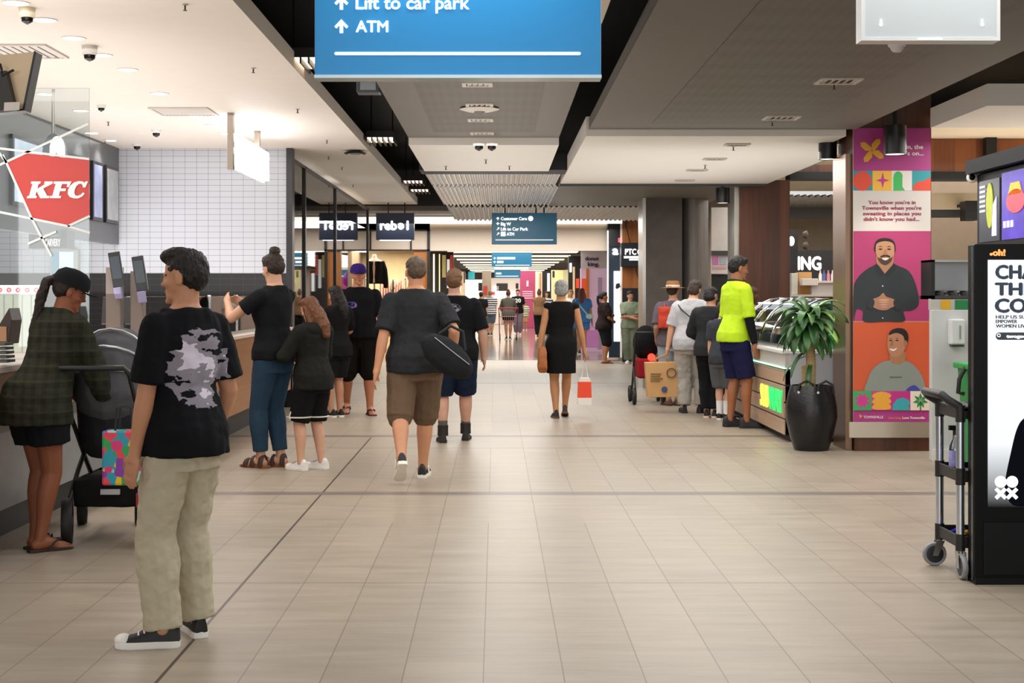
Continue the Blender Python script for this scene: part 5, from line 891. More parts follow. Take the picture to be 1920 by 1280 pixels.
MB().flat(spl([(1886, 893), (1895, 850), (1906, 806), (1920, 784), (1950, 770), (1990, 780), (1990, 948), (1940, 948), (1900, 947), (1884, 920)], 4), Ys, .002).build('dark_figure_picture', M('0a0f1a', .5, spec=.05), t)
W1 = glow('ffffff', 1.0)
for x in (1876.5, 1898): MB().flat(circ(x, 903, 11), Ys-.004, .002).build('logo_disc', W1, t); m = MB(); strip(m, x-9, 916, x+9, 934, 6.5, Ys-.004); strip(m, x-9, 934, x+9, 916, 6.5, Ys-.0045); m.build('logo_cross', W1, t)
ptext('lettering', 'oh!', 1861, 479, 12, Ys, glow('ff8a4a', 1.5), t, bold=.08, width=24); MB().flat(circ(1858.5, 476.5, 2.6), Ys, .002).build('logo_dot', glow('ff8a4a', 1.5), t)
MB().box(GX(1843, Yd), xl+.8, Yd-.006, Yd+.002, GZ(1078, Yd), GZ(978, Yd)).build('lower_panel', M('0e1012', .35, spec=.15), t, bev=.003); MB().box(xl+.0, xl+.82, Yd-.008, Yd+.11, .0, .035).build('base_plate', M('0b0c0d', .4, spec=.15), t)
# ---------------------------------------------------------------- service trolley
x0, x1, ya, yb = GX(1803, 7.22), 3.02, 7.24, 7.58
t = thing('service_trolley', 'black and aluminium service trolley half hidden behind the digital panel', 'trolley', ((x0+x1)/2, 7.4, 0)); BP = M('1b1a1a', .5, bump=.1)
zt = (.82, .50, .165)
for z in zt: MB().box(x0-.005, x1+.005, ya-.01, yb+.01, z, z+.022).box(x0-.01, x1+.01, ya-.02, ya-.008, z-.01, z+.05).box(x0-.01, x1+.01, yb+.008, yb+.02, z-.01, z+.05).box(x0-.012, x0, ya-.01, yb+.01, z-.01, z+.05).box(x1, x1+.012, ya-.01, yb+.01, z-.01, z+.05).build('shelf', BP, t, bev=.003)
for x in (x0, x1):
    for y in (ya, yb):
        o = MB().cyl((x, y, .17), (x, y, .86), .021, n=20).build('post', ALU, t, smooth=True); 
        for z in zt: MB().cyl((x, y, z-.025), (x, y, z+.06), .0245, n=20).build('collar', BP, o, smooth=True)
        cs = MB().cyl((x, y, .125), (x, y, .15), .014, n=14).cyl((x, y, .14), (x, y, .146), .022, n=16); side = y == yb
        if side:
            wx, wy = x-.028, y; ax = (0, 1, 0); cs.prism([(wx-.014, wy-.022, .055), (wx+.014, wy-.022, .055), (x+.022, wy-.022, .135), (x-.022, wy-.022, .135)], (0, .004, 0)).prism([(wx-.014, wy+.018, .055), (wx+.014, wy+.018, .055), (x+.022, wy+.018, .135), (x-.022, wy+.018, .135)], (0, .004, 0))
        else:
            wx, wy = x, y-.028; ax = (1, 0, 0); cs.prism([(wx-.022, wy-.014, .055), (wx-.022, wy+.014, .055), (wx-.022, y+.022, .135), (wx-.022, y-.022, .135)], (.004, 0, 0)).prism([(wx+.018, wy-.014, .055), (wx+.018, wy+.014, .055), (wx+.018, y+.022, .135), (wx+.018, y-.022, .135)], (.004, 0, 0))
        co = cs.build('caster', STEEL, t); MB().lathe((wx, wy, .0625), [(.046, -.012), (.058, -.014), (.0625, -.008), (.0625, .008), (.058, .014), (.046, .012)], 32, ax=ax).build('tyre', M('8d8f92', .5), co, smooth=True); MB().lathe((wx, wy, .0625), [(.001, -.013), (.012, -.016), (.046, -.012), (.046, .012), (.012, .016), (.001, .013)], 28, ax=ax).build('wheel', M('22262c', .4), co, smooth=True)
hm = MB(); hm.tube([(x0-.0, ya, .87), (x0-.06, ya, .905), (x0-.085, ya+.02, .93), (x0-.085, yb-.02, .93), (x0-.06, yb, .905), (x0, yb, .87)], .021, 12); hm.build('handle', BP, t, smooth=True)
m = MB().box(x0-.01, x0+.12, ya-.02, yb+.02, .842, .875); m.build('handle_bracket', BP, t, bev=.01)
t = thing('spray_bottle', 'clear spray bottle with purple label on the middle trolley shelf', 'bottle', (GX(1787, 7.5), 7.46, .522)); MB().lathe((0, 0, 0), [(.001, 0), (.03, 0), (.033, .01), (.033, .1), (.03, .13), (.014, .165), (.013, .185), (.001, .185)], 24).build('bottle', glass('dfe8f4', .05, .5), t, True, smooth=True); MB().lathe((0, 0, .02), [(.0335, 0), (.034, .0), (.034, .085), (.0335, .085)], 24).build('label', M('9a98d8', .4, var=.5, vs=40), t, True); MB().cyl((0, 0, .185), (0, 0, .21), .014).box(-.035, .02, -.01, .01, .21, .235).build('nozzle', M('15161a', .4), t, True)
tag(MB().tube([(GX(1782, 7.4), 7.4, .205), (GX(1795, 7.4), 7.42, .21), (GX(1812, 7.4), 7.43, .205)], [.012, .018, .02], 10, flat=.8).build('cleaning_cloth', fabric('2b3fc0'), smooth=True), 'bright blue cloth on the bottom trolley shelf', 'cloth')
tag(MB().tube([(GX(1806, 7.32), 7.34, .205), (GX(1816, 7.32), 7.35, .21), (GX(1840, 7.32), 7.36, .205)], [.014, .02, .02], 10, flat=.8).build('cleaning_cloth', fabric('e0a818'), smooth=True), 'yellow cloth on the bottom trolley shelf', 'cloth')
# ---------------------------------------------------------------- white kiosk wall, bin, rack, menu board
Yh = 12.35; KW = M('c9cbcb', .5, var=.03)
t = thing('kiosk_partition', 'pale grey kiosk partition with coloured squares between pillar and panel', 'partition', (4.4, Yh, 0)); MB().box(GX(1745, Yh)+.01, 5.6, Yh, Yh+.08, .0, GZ(581, Yh)).build('panel', KW, t, bev=.004); MB().box(GX(1745, Yh)+.01, 5.6, Yh+.02, Yh+.1, GZ(581, Yh), GZ(560, Yh)).build('top_band', M('b8b6b0', .5), t); MB().pbox(1765, 1782, 562, 580, Yh+.012, .01).build('yellow_square', M('d8a51f', .5), t); MB().pbox(1791, 1850, 562, 580, Yh+.012, .01).build('green_square', M('1f7a45', .5), t); MB().box(GX(1745, Yh)+.01, 5.6, Yh-.03, Yh, 0, .1).build('base_strip', M('d8d8d4', .4), t)
t = thing('towel_dispenser', 'white paper towel dispenser on the kiosk partition', 'dispenser', (GX(1796, Yh), Yh, GZ(646, Yh))); MB().pbox(1783, 1810, 598, 646, Yh-.1, .098).build('case', M('d9dada', .35), t, bev=.015); MB().pbox(1799, 1802, 610, 636, Yh-.105, .006).build('slot', M('8d9092', .4), t); MB().pbox(1785, 1808, 646, 650, Yh-.08, .06).build('outlet', CHAR, t)
t = thing('pan_rack', 'stainless pass shelf with stacked pans above the kiosk partition', 'shelf', (4.4, Yh+.1, GZ(562, Yh))); MB().pbox(1746, 1850, 554, 561, Yh+.02, .35).build('lower_shelf', CHAR, t); MB().pbox(1746, 1850, 487, 491, Yh+.02, .35).build('upper_shelf', STEEL, t); MB().pbox(1753, 1850, 492, 553, Yh+.36, .02).build('back_sheet', M('9fa3a6', .3, .8, var=.1), t); MB().pbox(1746, 1753, 487, 561, Yh+.02, .3).build('side_frame', M('1b1c1e', .5), t)
for k, (xx, lb) in enumerate(((1763, 'dark rimmed steel pan at the left of the pass shelf'), (1789, 'dark rimmed steel pan in the middle of the pass shelf'), (1812, 'dark rimmed steel pan next to the digital panel'))):
    q = thing('pan', lb, 'pan', (GX(xx, Yh+.15), Yh+.17, GZ(554, Yh)+.0), 0, 'pans on the pass shelf'); MB().lathe((0, 0, 0), [(.001, 0), (.04, 0), (.055, .03), (.05, .03), (.001, .006)], 24).build('bowl', STEEL, q, True, smooth=True); MB().lathe((0, 0, .03), [(.035, .0), (.058, 0), (.05, .012), (.03, .014)], 24).build('rim', M('151516', .4), q, True, smooth=True)
t = thing('wheelie_bin', 'green plastic bin with black handle beside the digital panel', 'bin', (4.02, 11.8, 0)); zb = GZ(680, 11.8); m = MB(); m.rings([[(x*s, y*s, z) for x, y in ((-.17, -.17), (.17, -.17), (.17, .17), (-.17, .17))] for z, s in ((0, .72), (.05, .74), (zb-.05, 1))]); m.build('body', M('1f8a45', .4), t, True, bev=.01); MB().box(-.2, .2, -.2, .2, zb-.05, zb).build('lid', M('25984c', .4), t, True, bev=.012); MB().tube([(-.19, -.1, zb-.03), (-.24, -.1, zb-.13), (-.25, -.1, zb-.24), (-.2, -.1, zb-.25)], .018, 10).build('handle', BP, t, True, smooth=True)
m = MB(); xm = 3.02
t = thing('menu_board', 'black framed overhead menu board with lit screens at the right photo edge', 'menu board', (xm, 8.2, 1.72)); MB().box(xm, xm+.12, 7.3, 9.0, 1.70, 2.20).build('frame', M('0c0d0e', .4, spec=.15), t, bev=.005); MB().box(xm-.06, xm+.3, 7.2, 9.04, 2.205, 2.29).build('canopy', M('0b0b0c', .5, spec=.15), t); MB().box(xm+.0, xm+.06, 8.96, 9.02, 0, 1.70).build('post', M('4a5660', .3, .5), t)
MB().box(xm-.006, xm, 8.58, 8.94, 1.77, 2.15).build('screen', M('3c3f46', .2, emit=.25, var=.5, vs=30), t); MB().box(xm-.006, xm, 7.4, 8.54, 1.77, 2.17).build('screen', M('5440b0', .2, emit=.5, var=.7, vs=9), t)
def sp_(name, pts, hx, e): return MB().prism([(xm-.008, y, z) for y, z in pts], (-.004, 0, 0)).build(name, M(hx, .3, emit=e, var=.3, vs=20), t)
sp_('yellow_picture', [(8.74+.06*math.cos(a), 1.99+.14*math.sin(a)) for a in [k*.35 for k in range(18)]], 'a8b020', .5); sp_('white_picture', [(8.62, 1.8), (8.7, 1.8), (8.69, 1.98), (8.62, 2.04)], 'c8c4e0', .5); sp_('burger_picture', [(8.3+.15*math.cos(a), 1.99+.07*math.sin(a)) for a in [k*.35 for k in range(18)]], 'c84a5a', .5); sp_('burger_picture', [(8.42, 2.03), (8.2, 2.03), (8.24, 2.1), (8.38, 2.1)], 'd8b030', .5)
for k in range(6): sp_('text_line', [(8.92, 2.12-.03*k), (8.82, 2.12-.03*k), (8.82, 2.105-.03*k), (8.92, 2.105-.03*k)], 'b8bcc8', .5)
for k in range(3): sp_('price_block', [(8.5-.06*k, 1.84), (8.46-.06*k, 1.84), (8.46-.06*k, 1.88), (8.5-.06*k, 1.88)], 'd8d0f0', .6)
t = thing('bullet_camera', 'white security camera on the corner of the menu board', 'camera', (GX(1823, 9.05), 9.05, GZ(333, 9.05))); MB().ell((0, 0, 0), (.035, .045, .035)).build('housing', M('e0dfda', .4), t, True, smooth=True); MB().ell((-.012, -.036, 0), (.02, .015, .02)).build('lens', BLK, t, True, smooth=True); MB().box(.0, .1, -.012, .012, -.012, .012).build('arm', TRIM, t, True)
t = thing('wall_speaker', 'small black wall speaker left of the menu board', 'speaker', (GX(1820, 16.5), 16.5, GZ(412, 16.5))); MB().pbox(1810, 1834, 376, 413, 16.5, .2).build('case', M('121214', .5), t, bev=.01); MB().box(GX(1815, 16.6), GX(1830, 16.6), 16.6, 17.0, GZ(385, 16.6), GZ(380, 16.6)).build('bracket', BLACK, t)
# ---------------------------------------------------------------- donut kiosk seen between the pillars
Yg = 26.0
t = thing('kiosk_sign_wall', 'black kiosk wall with glowing fat white capital letters between the pillars', 'sign wall', (GX(1535, Yg), Yg, 0)); MB().pbox(1489, 1602, 469, 655, Yg, .15).build('panel', M('1a1a1d', .5), t); ptext('lettering', 'KING', 1478, 505, 25, Yg-.01, glow('ffffff', 1.3), t, bold=.12, width=62)
struct(MB().pbox(1482, 1496, 430, 560, 23.5, .3).build('pillar_kiosk', M('1c1c1e', .5)));
t = thing('wall_lamp', 'pair of round dark wall lamps on the black kiosk post', 'lamp', (GX(1513, 23.4), 23.4, GZ(470, 23.4)))
for y in (440, 461): MB().lathe(P(1513, y, 23.4), [(.001, -.06), (.05, -.06), (.07, 0), (.001, .03)], 18, ax=(1, -.4, 0)).build('lamp_shade', M('4a3f38', .5), t, smooth=True); MB().tube([P(1513, y, 23.4), P(1506, y, 23.48)], .012, 8).build('arm', BLACK, t)
t = thing('lamp_globe', 'white half round lamp peeking out beside the timber pillar', 'lamp', P(1484, 452, 23.3)); MB().ell((0, 0, 0), (.05, .05, .08)).build('globe', glow('fff8f0', 1.5), t, True, smooth=True); MB().box(-.01, .01, 0, .2, -.01, .01).build('arm', BLACK, t, True)
Ye = 21.5; t = thing('kiosk_counter', 'cream kiosk counter carrying boxes and bottles between the pillars', 'counter', (GX(1530, Ye), Ye, 0)); MB().pbox(1483, 1576, 552, 730, Ye, .6).build('front', M('d8cfc2', .5), t); MB().pbox(1522, 1576, 530, 552, Ye+.05, .5).build('raised_case', M('c9c4c4', .35), t); MB().pbox(1518, 1580, 526, 530, Ye+.02, .6).build('ledge', M('efe9e2', .4), t); MB().pbox(1483, 1600, 556, 563, Ye-.01, .02).build('dark_rail', M('202022', .4), t)
tag(MB().pbox(1497, 1522, 510, 552, Ye+.2, .25).build('cardboard_box', M('c89a64', .8, var=.2), bev=.004), 'tan cardboard box standing on the kiosk counter', 'box'); tag(MB().pbox(1484, 1496, 512, 552, Ye+.1, .25).build('white_fridge', M('d8d6cc', .5), bev=.006), 'narrow white cabinet at the left end of the kiosk counter', 'cabinet')
tag(MB().pbox(1504, 1534, 522, 535, Ye-.0+.0, .18).build('egg_carton', M('ece6de', .7, var=.15, vs=40), bev=.006), 'white carton in front of the cardboard box', 'carton')
for k, (xx, hx, lb) in enumerate(((1538, 'e8e4e0', 'white bottle on the kiosk ledge'), (1545, '5a6aa8', 'blue bottle on the kiosk ledge'), (1553, 'd88a98', 'pink bottle on the kiosk ledge'), (1561, 'e6e6ea', 'pale bottle at the end of the kiosk ledge'))): tag(MB().lathe(P(xx, 526, Ye+.2), [(.001, 0), (.025, 0), (.025, .09), (.01, .13), (.01, .16), (.001, .16)], 14).build('bottle', M(hx, .35), smooth=True), lb, 'bottle', 'bottles on the kiosk ledge')
t = thing('hanging_bag_rack', 'tall pale bag rack at the edge of the copper pillar trim', 'rack', (GX(1572, 22.6), 22.6, 0)); MB().pbox(1566, 1578, 446, 540, 22.6, .05).build('bag', M('c9d2da', .4, var=.3, vs=12), t); MB().cyl((GX(1572, 22.68), 22.68, 0), (GX(1572, 22.68), 22.68, GZ(446, 22.68)), .012).build('pole', STEEL, t)
# ---------------------------------------------------------------- people
BLKC = fabric('17181b'); KH = M('b9b199', .9, var=.14, vs=5, bump=.25, bs=14, key='khaki')
def print_mat(base, cols, x0, x1, z0, z1, sc_=(9, 9, 26), side=-1, rot=0, thr=.5):
    m, nt, b = nodes('printed_cloth'); t = NT(nt); tc = t.n('ShaderNodeTexCoord'); sp = t.n('ShaderNodeSeparateXYZ'); nt.links.new(tc.outputs['Object'], sp.inputs[0]); b.inputs['Roughness'].default_value = .9; b.inputs['Specular IOR Level'].default_value = .15
    X, Y, Z = sp.outputs; q = t.n('ShaderNodeTexNoise'); mp = t.n('ShaderNodeMapping'); nt.links.new(tc.outputs['Object'], mp.inputs[0]); mp.inputs['Scale'].default_value = sc_; mp.inputs['Rotation'].default_value = (0, rot, 0); nt.links.new(mp.outputs[0], q.inputs['Vector']); q.inputs['Scale'].default_value = 1; q.inputs['Detail'].default_value = 3
    cx, cz, hx_, hz = (x0+x1)/2, (z0+z1)/2, (x1-x0)/2, (z1-z0)/2
    d = t.m('ADD', t.m('POWER', t.m('ABSOLUTE', t.m('DIVIDE', t.m('SUBTRACT', X, cx), hx_)), 2.5), t.m('POWER', t.m('ABSOLUTE', t.m('DIVIDE', t.m('SUBTRACT', Z, cz), hz)), 2.5))
    e = t.m('LESS_THAN', t.m('ADD', d, t.m('MULTIPLY', t.m('SUBTRACT', q.outputs['Fac'], .5), 2.2)), 1); bk = t.m('GREATER_THAN', t.m('MULTIPLY', Y, side), 0); msk = t.m('MULTIPLY', t.m('MULTIPLY', e, bk), t.m('GREATER_THAN', q.outputs['Fac'], thr-.06))
    c = t.mix(t.m('GREATER_THAN', q.outputs['Fac'], thr+.06), lin(cols[0]), lin(cols[1])); nt.links.new(t.mix(msk, lin(base), c), b.inputs['Base Color']); return m
def plaid_mat(c1, c2, c3, f=11):
    m, nt, b = nodes('plaid_cloth'); t = NT(nt); tc = t.n('ShaderNodeTexCoord'); sp = t.n('ShaderNodeSeparateXYZ'); nt.links.new(tc.outputs['Object'], sp.inputs[0]); X, Y, Z = sp.outputs; b.inputs['Roughness'].default_value = .9; b.inputs['Specular IOR Level'].default_value = .1
    a = t.m('GREATER_THAN', t.m('SINE', t.m('MULTIPLY', t.m('ADD', X, Y), f*6.28)), .2); h_ = t.m('GREATER_THAN', t.m('SINE', t.m('MULTIPLY', Z, f*6.28)), .2); c = t.mix(t.m('MULTIPLY', t.m('ADD', a, h_), .5), lin(c1), lin(c2)); g = t.m('GREATER_THAN', t.m('ABSOLUTE', t.m('SINE', t.m('MULTIPLY', Z, f*3.14))), .97); nt.links.new(t.mix(t.m('MULTIPLY', g, .6), c, lin(c3)), b.inputs['Base Color']); return m
def stripe_mat(c1, c2, f=20, ax=2, thr=0):
    m, nt, b = nodes('striped_cloth'); t = NT(nt); tc = t.n('ShaderNodeTexCoord'); sp = t.n('ShaderNodeSeparateXYZ'); nt.links.new(tc.outputs['Object'], sp.inputs[0]); b.inputs['Roughness'].default_value = .9
    nt.links.new(t.mix(t.m('GREATER_THAN', t.m('SINE', t.m('MULTIPLY', sp.outputs[ax], f*6.28)), thr), lin(c1), lin(c2)), b.inputs['Base Color']); return m
RUB = M('efeeea', .5); SBLK = M('17171a', .6); LACE = M('f2f0ec', .7)
# 1 man in khaki trousers, nearest
r, J = person('man in black printed T-shirt and baggy khaki trousers standing nearest the camera', 344, 0, 1.64, 56, Y=5.92, vox=.006, wide=.96, hy=26, hp=-4, ht=3, feet=[(-.115, .0, 40, 0), (.11, .03, -30, 0)], hands=[(-.215, .07, .80), (.22, .05, .84)], sk='c08a6a', hair=('top', '17120f'),
    top=dict(mat=print_mat('121317', ('8a8690', 'd8cfdf'), -.15, .17, .98, 1.30, (7, 7, 16), rot=.5), hem=.475, loose=.017, sleeve=.82, sf=.012, disp=.02), bottom=dict(mat=KH, leg=2.0, loose=.010, flare=.006, low=.010, disp=.022, ds=.06), shoes=('sneaker', SBLK, RUB, RUB, LACE), face=True)
# 2 stooping woman in plaid
r, J = person('woman in dark plaid shirt and black cap stooping over the stroller', 70, 1030, 1.62, -38, vox=.007, fem=.5, lean=20, hy=-36, hp=-16, feet=[(-.05, .02, 12, 0), (.07, -.03, -14, 0)], hands=[(-.12, .38, .86), (.16, .40, .84)], elbow=[(-.5, -.6, -.4), (.5, -.6, -.4)], sk='8a5238', hair=('pony', '21150f'),
    top=dict(mat=plaid_mat('33342a', '25271f', '3b3b2c', 12), hem=.44, loose=.022, sleeve=1.8, sf=.008, disp=.026, flare=.08, hemadd=.016), bottom=dict(mat=BLKC, leg=.55, loose=.02, name='shorts'), shoes=('thong', SBLK, M('2a1d16', .6)), cap=('cap', fabric('191a1d')), wide=1.02, face=True)
# 3 stroller is built below
# 4 woman in jeans
r, J = person('woman in black T-shirt and blue jeans with hair tied up by the counter', 513, 876, 1.80, 62, vox=.007, fem=.7, wide=1.02, hy=-14, hp=-12, feet=[(-.07, .07, -4, 0), (.07, -.02, 12, 0)], hands=[(-.12, .36, 1.3), (.13, .36, 1.28)], elbow=[(-1, -.3, -1), (1, -.3, -1)], sk='c99a7e', hair=('bun', '2a1a14'),
    top=dict(mat=BLKC, hem=.50, loose=.012, sleeve=.6), bottom=dict(mat=fabric('2c4358'), leg=1.86, loose=.005, flare=.003, low=.006, disp=.008), shoes=('sandal', M('3a2418', .6), M('8a5434', .7)), face=True)
# 5 child in black jacket
r, J = person('youngster with brown hair in black jacket, shorts and white sneakers', 586, 880, 1.44, 52, vox=.007, fem=.3, hy=16, hp=-22, feet=[(-.115, .04, 0, 0), (.095, -.03, 10, 0)], hands=[(-.1, .3, 1.1), (.12, .3, 1.08)], elbow=[(-1, -.3, -.8), (1, -.3, -.8)], sk='d3a488', hair=('long', '6a4228'),
    top=dict(mat=fabric('1f201d'), hem=.46, loose=.02, sleeve=1.75, sf=.006, hood=True, disp=.022, name='jacket'), bottom=dict(mat=fabric('141414'), leg=.97, loose=.014, flare=.012, name='shorts'), shoes=('sneaker', M('e8e6e2', .5), RUB, M('e8e6e2', .5), M('1a1a1a', .6)), face=True)
hh = J['h']; st = MB()
for i in range(2):
    hj, k, a, RF = J['kn'][i]
    for sx in (-1, 1): st.tube([hj.lerp(k, .72)+V((sx*.085, .03, 0)), hj.lerp(k, .83)+V((sx*.102, .02, 0)), hj.lerp(k, .91)+V((sx*.108, .0, 0))], .006, 6)
    st.tube([k+V((math.cos(q)*.098, math.sin(q)*.1, .045)) for q in [j*math.pi/8 for j in range(17)]], .007, 6)
st.build('white_piping', M('d8d4c4', .6), r, True)
# 6 dark haired person behind
person('dark haired person in black clothes half hidden behind the youngster', 630, 782, 1.56, 40, vox=.01, fem=.5, hy=30, hp=-10, sk='c08c70', hair=('long', '1d1512'), hands=[(-.12, .28, 1.0), (.15, .28, 1.0)], elbow=[(-1, -.3, -.8), (1, -.3, -.8)],
    top=dict(mat=print_mat('161618', ('9a9898', 'c8c6c4'), .0, .25, .8, 1.0, (20, 20, 30), side=1), hem=.46, loose=.02, sleeve=.9), bottom=dict(mat=BLKC, leg=.85, loose=.02, name='shorts'), shoes=('sneaker', SBLK, RUB, RUB, SBLK))
# 7 man with purple cap facing the viewer
person('broad man in purple cap and black T-shirt walking towards the camera', 672, 776, 1.82, 188, vox=.009, wide=1.16, belly=.5, hy=8, feet=[(-.125, .1, 10, 0), (.125, -.12, -8, .04)], hands=[(-.29, .12, .82), (.26, .22, .92)], sk='b97a5c', hair=('crop', '2a1d18'), face=True,
    top=dict(mat=print_mat('121216', ('5a4a90', 'a88ac8'), .02, .17, 1.28, 1.36, (30, 30, 40), side=1), hem=.5, loose=.016, sleeve=.85, sf=.01), bottom=dict(mat=fabric('15120f'), leg=1.05, loose=.012, flare=.014, name='shorts'), shoes=('thong', M('1a1516', .6), M('5a1f28', .6)), cap=('cap', fabric('35206a')))
# 8 man in grey T-shirt and brown shorts
r, J = person('man in charcoal T-shirt and brown shorts striding away with a black sports bag', 779, 898, 1.76, 6, vox=.007, wide=1.1, belly=.2, hy=14, lean=3, feet=[(-.12, -.40, 4, .12), (.06, .1, -10, 0)], hands=[(-.30, -.12, .80), (.28, .02, .92)], elbow=[(-.3, -1, -.2), (.4, -1, -.2)], sk='c9906e', hair=('crop', '5a4a3c'),
    top=dict(mat=fabric('2c2d30'), hem=.475, loose=.017, sleeve=.85, sf=.01, disp=.02), bottom=dict(mat=fabric('6a5644'), leg=1.02, loose=.011, flare=.012, name='shorts'), shoes=('sneaker', SBLK, M('f0ece0', .5), SBLK, M('e8e6e2', .6), M('eceae4', .5)), pole=[(-.1, 1, .2), (.05, 1, 0)])
# 9 man in black T-shirt, navy shorts, boots
r, J = person('person with swept up brown hair in black T-shirt, navy shorts and work boots', 852, 828, 1.71, 3, vox=.008, wide=1.2, belly=.3, hy=-12, feet=[(-.115, -.05, 6, 0), (.115, .16, -6, .0)], hands=[(-.26, .02, .82), (.29, .05, .84)], sk='c99a84', hair=('top', '6a4a30'),
    top=dict(mat=print_mat('121316', ('5a5864', 'a8a4a8'), -.16, .06, 1.27, 1.36, (26, 26, 60)), hem=.48, loose=.016, sleeve=.9, sf=.01), bottom=dict(mat=fabric('182236'), leg=.98, loose=.011, flare=.012, name='shorts'), shoes=('boot', M('1c1713', .6), M('120f0d', .6)), sock=(M('5a544c', .9), .125))
# 10 woman in black dress
DR = fabric('141416')
r, J = person('grey haired woman in a sleeveless black dress walking away with two bags', 1052, 784, 1.63, 2, vox=.008, fem=1, wide=.98, feet=[(-.06, .02, 4, 0), (.065, .22, -4, .035)], hands=[(-.27, -.02, .80), (.30, .06, .78)], sk='c08a62', hair=('bob', '8e8e8c'),
    top=dict(mat=DR, hem=.325, loose=.014, sleeve=0, name='dress', hemadd=.004, neck=.838, disp=.008), bottom=None, shoes=('slip', M('161414', .5), M('6a4a34', .6)))
WR10 = [world(r, p) for p in J['wr']]
# 11 pony tailed woman
person('woman with dark ponytail in patterned top and black shorts standing side-on by the navy shop', 1133, 681, 1.52, -78, vox=.013, fem=.4, wide=1.08, hy=-4, sk='a06a4a', hair=('pony', '1d1412'), hands=[(-.06, .17, 1.12), (.1, .19, 1.0)], elbow=[(-1, -.4, -.8), (1, -.4, -.8)],
    top=dict(mat=print_mat('241a1a', ('7a6a62', 'c8c0b8'), -.4, .4, .7, 1.5, (14, 14, 30), side=0, thr=.5), hem=.47, loose=.03, sleeve=.9, disp=.03), bottom=dict(mat=BLKC, leg=1.05, loose=.012, name='shorts'), shoes=('thong', M('7a2028', .6), M('5a2a24', .6)))
# 12 man in green scrubs
person('person in sage green shirt and trousers leaning with folded arms by the navy shop', 1182, 681.5, 1.54, 176, vox=.012, hy=22, hands=[(.09, .2, 1.08), (-.09, .22, 1.05)], elbow=[(-1, .1, -.9), (1, .1, -.9)], sk='b07c60', hair=('short', '1d1614'), face=True, wide=1.05,
    top=dict(mat=fabric('7f8a72'), hem=.48, loose=.026, sleeve=.9, disp=.02), bottom=dict(mat=fabric('6f7664'), leg=1.95, loose=.02, flare=.012), shoes=('sneaker', M('e2e0dc', .5), RUB))
# 13 hat person
r13, J13 = person('person in straw sun hat and grey top with an orange red shoulder bag', 1262, 760, 1.62, 10, vox=.011, wide=1.1, hy=-40, sk='b98a70', hair=('short', '3a2c24'), hands=[(-.2, .12, .9), (.22, .1, .85)], cap=('hat', fabric('9a7048'), fabric('e0d4c4')),
    top=dict(mat=fabric('5f5860'), hem=.48, loose=.026, sleeve=.9), bottom=dict(mat=fabric('9aa6b2'), leg=1.7, loose=.012), shoes=('slip', M('6a4a3a', .6), M('3a2a22', .6)))
# 14 white T-shirt
r14, J14 = person('person in white T-shirt and pale grey trousers with a black crossbody strap', 1299, 774, 1.64, -14, vox=.008, wide=1.24, belly=.4, lean=6, hy=-20, hp=-10, ht=8, feet=[(-.11, 0, 16, 0), (.1, .04, -22, 0)], hands=[(-.33, .06, .80), (.2, .34, 1.0)], elbow=[(-.8, -1, -.2), (1, -.6, -.6)], sk='d0a080', hair=('bob', '3a2c22'),
    top=dict(mat=fabric('b2b2b6'), hem=.47, loose=.022, sleeve=.9, sf=.01, disp=.016), bottom=dict(mat=fabric('aba69f'), leg=1.94, loose=.012, flare=.012, disp=.024), shoes=('sneaker', SBLK, M('1d1d1f', .6), SBLK, SBLK))
U = J14['up']; MB().tube([U((-.115, -.02, .815)), U((-.075, -.1, .76)), U((.02, -.125, .68)), U((.11, -.115, .60)), U((.165, -.02, .55)), U((.12, .1, .58)), U((0, .13, .67)), U((-.09, .1, .77)), U((-.115, -.02, .815))], .016, 8, flat=.5).build('shoulder_strap', M('121214', .7), r14, True, smooth=True)
# 15 black outfit
person('person all in black with dark hair squeezed between white T-shirt and yellow shirt', 1333, 783, 1.55, -20, vox=.01, wide=1.0, hy=-30, hp=-14, ht=-6, sk='b08068', hair=('bob', '1a1514'), hands=[(-.16, .3, 1.0), (.16, .3, 1.0)], elbow=[(-1, -.4, -.8), (1, -.4, -.8)],
    top=dict(mat=fabric('2c2d30'), hem=.47, loose=.028, sleeve=1.6), bottom=dict(mat=BLKC, leg=1.9, loose=.014, flare=.006), shoes=('sneaker', SBLK, M('e8c8b8', .5), SBLK, LACE))
# 16 grey shorts
person('youngster in grey patterned shorts and white socks hidden behind the yellow shirt', 1356, 787, 1.38, -30, vox=.01, sk='cfa088', hair=('short', '3a2a20'), feet=[(-.06, .02, 8, 0), (.06, 0, -30, 0)],
    top=dict(mat=fabric('3a3d44'), hem=.47, loose=.02, sleeve=.8), bottom=dict(mat=print_mat('5a5b5e', ('8a8b8e', 'b8b9bc'), -.4, .4, .2, 1.0, (12, 12, 20), side=0, thr=.52), leg=1.0, loose=.022, flare=.01, name='shorts'), shoes=('sneaker', SBLK, RUB, SBLK, LACE), sock=(M('e8e8ea', .9), .16))
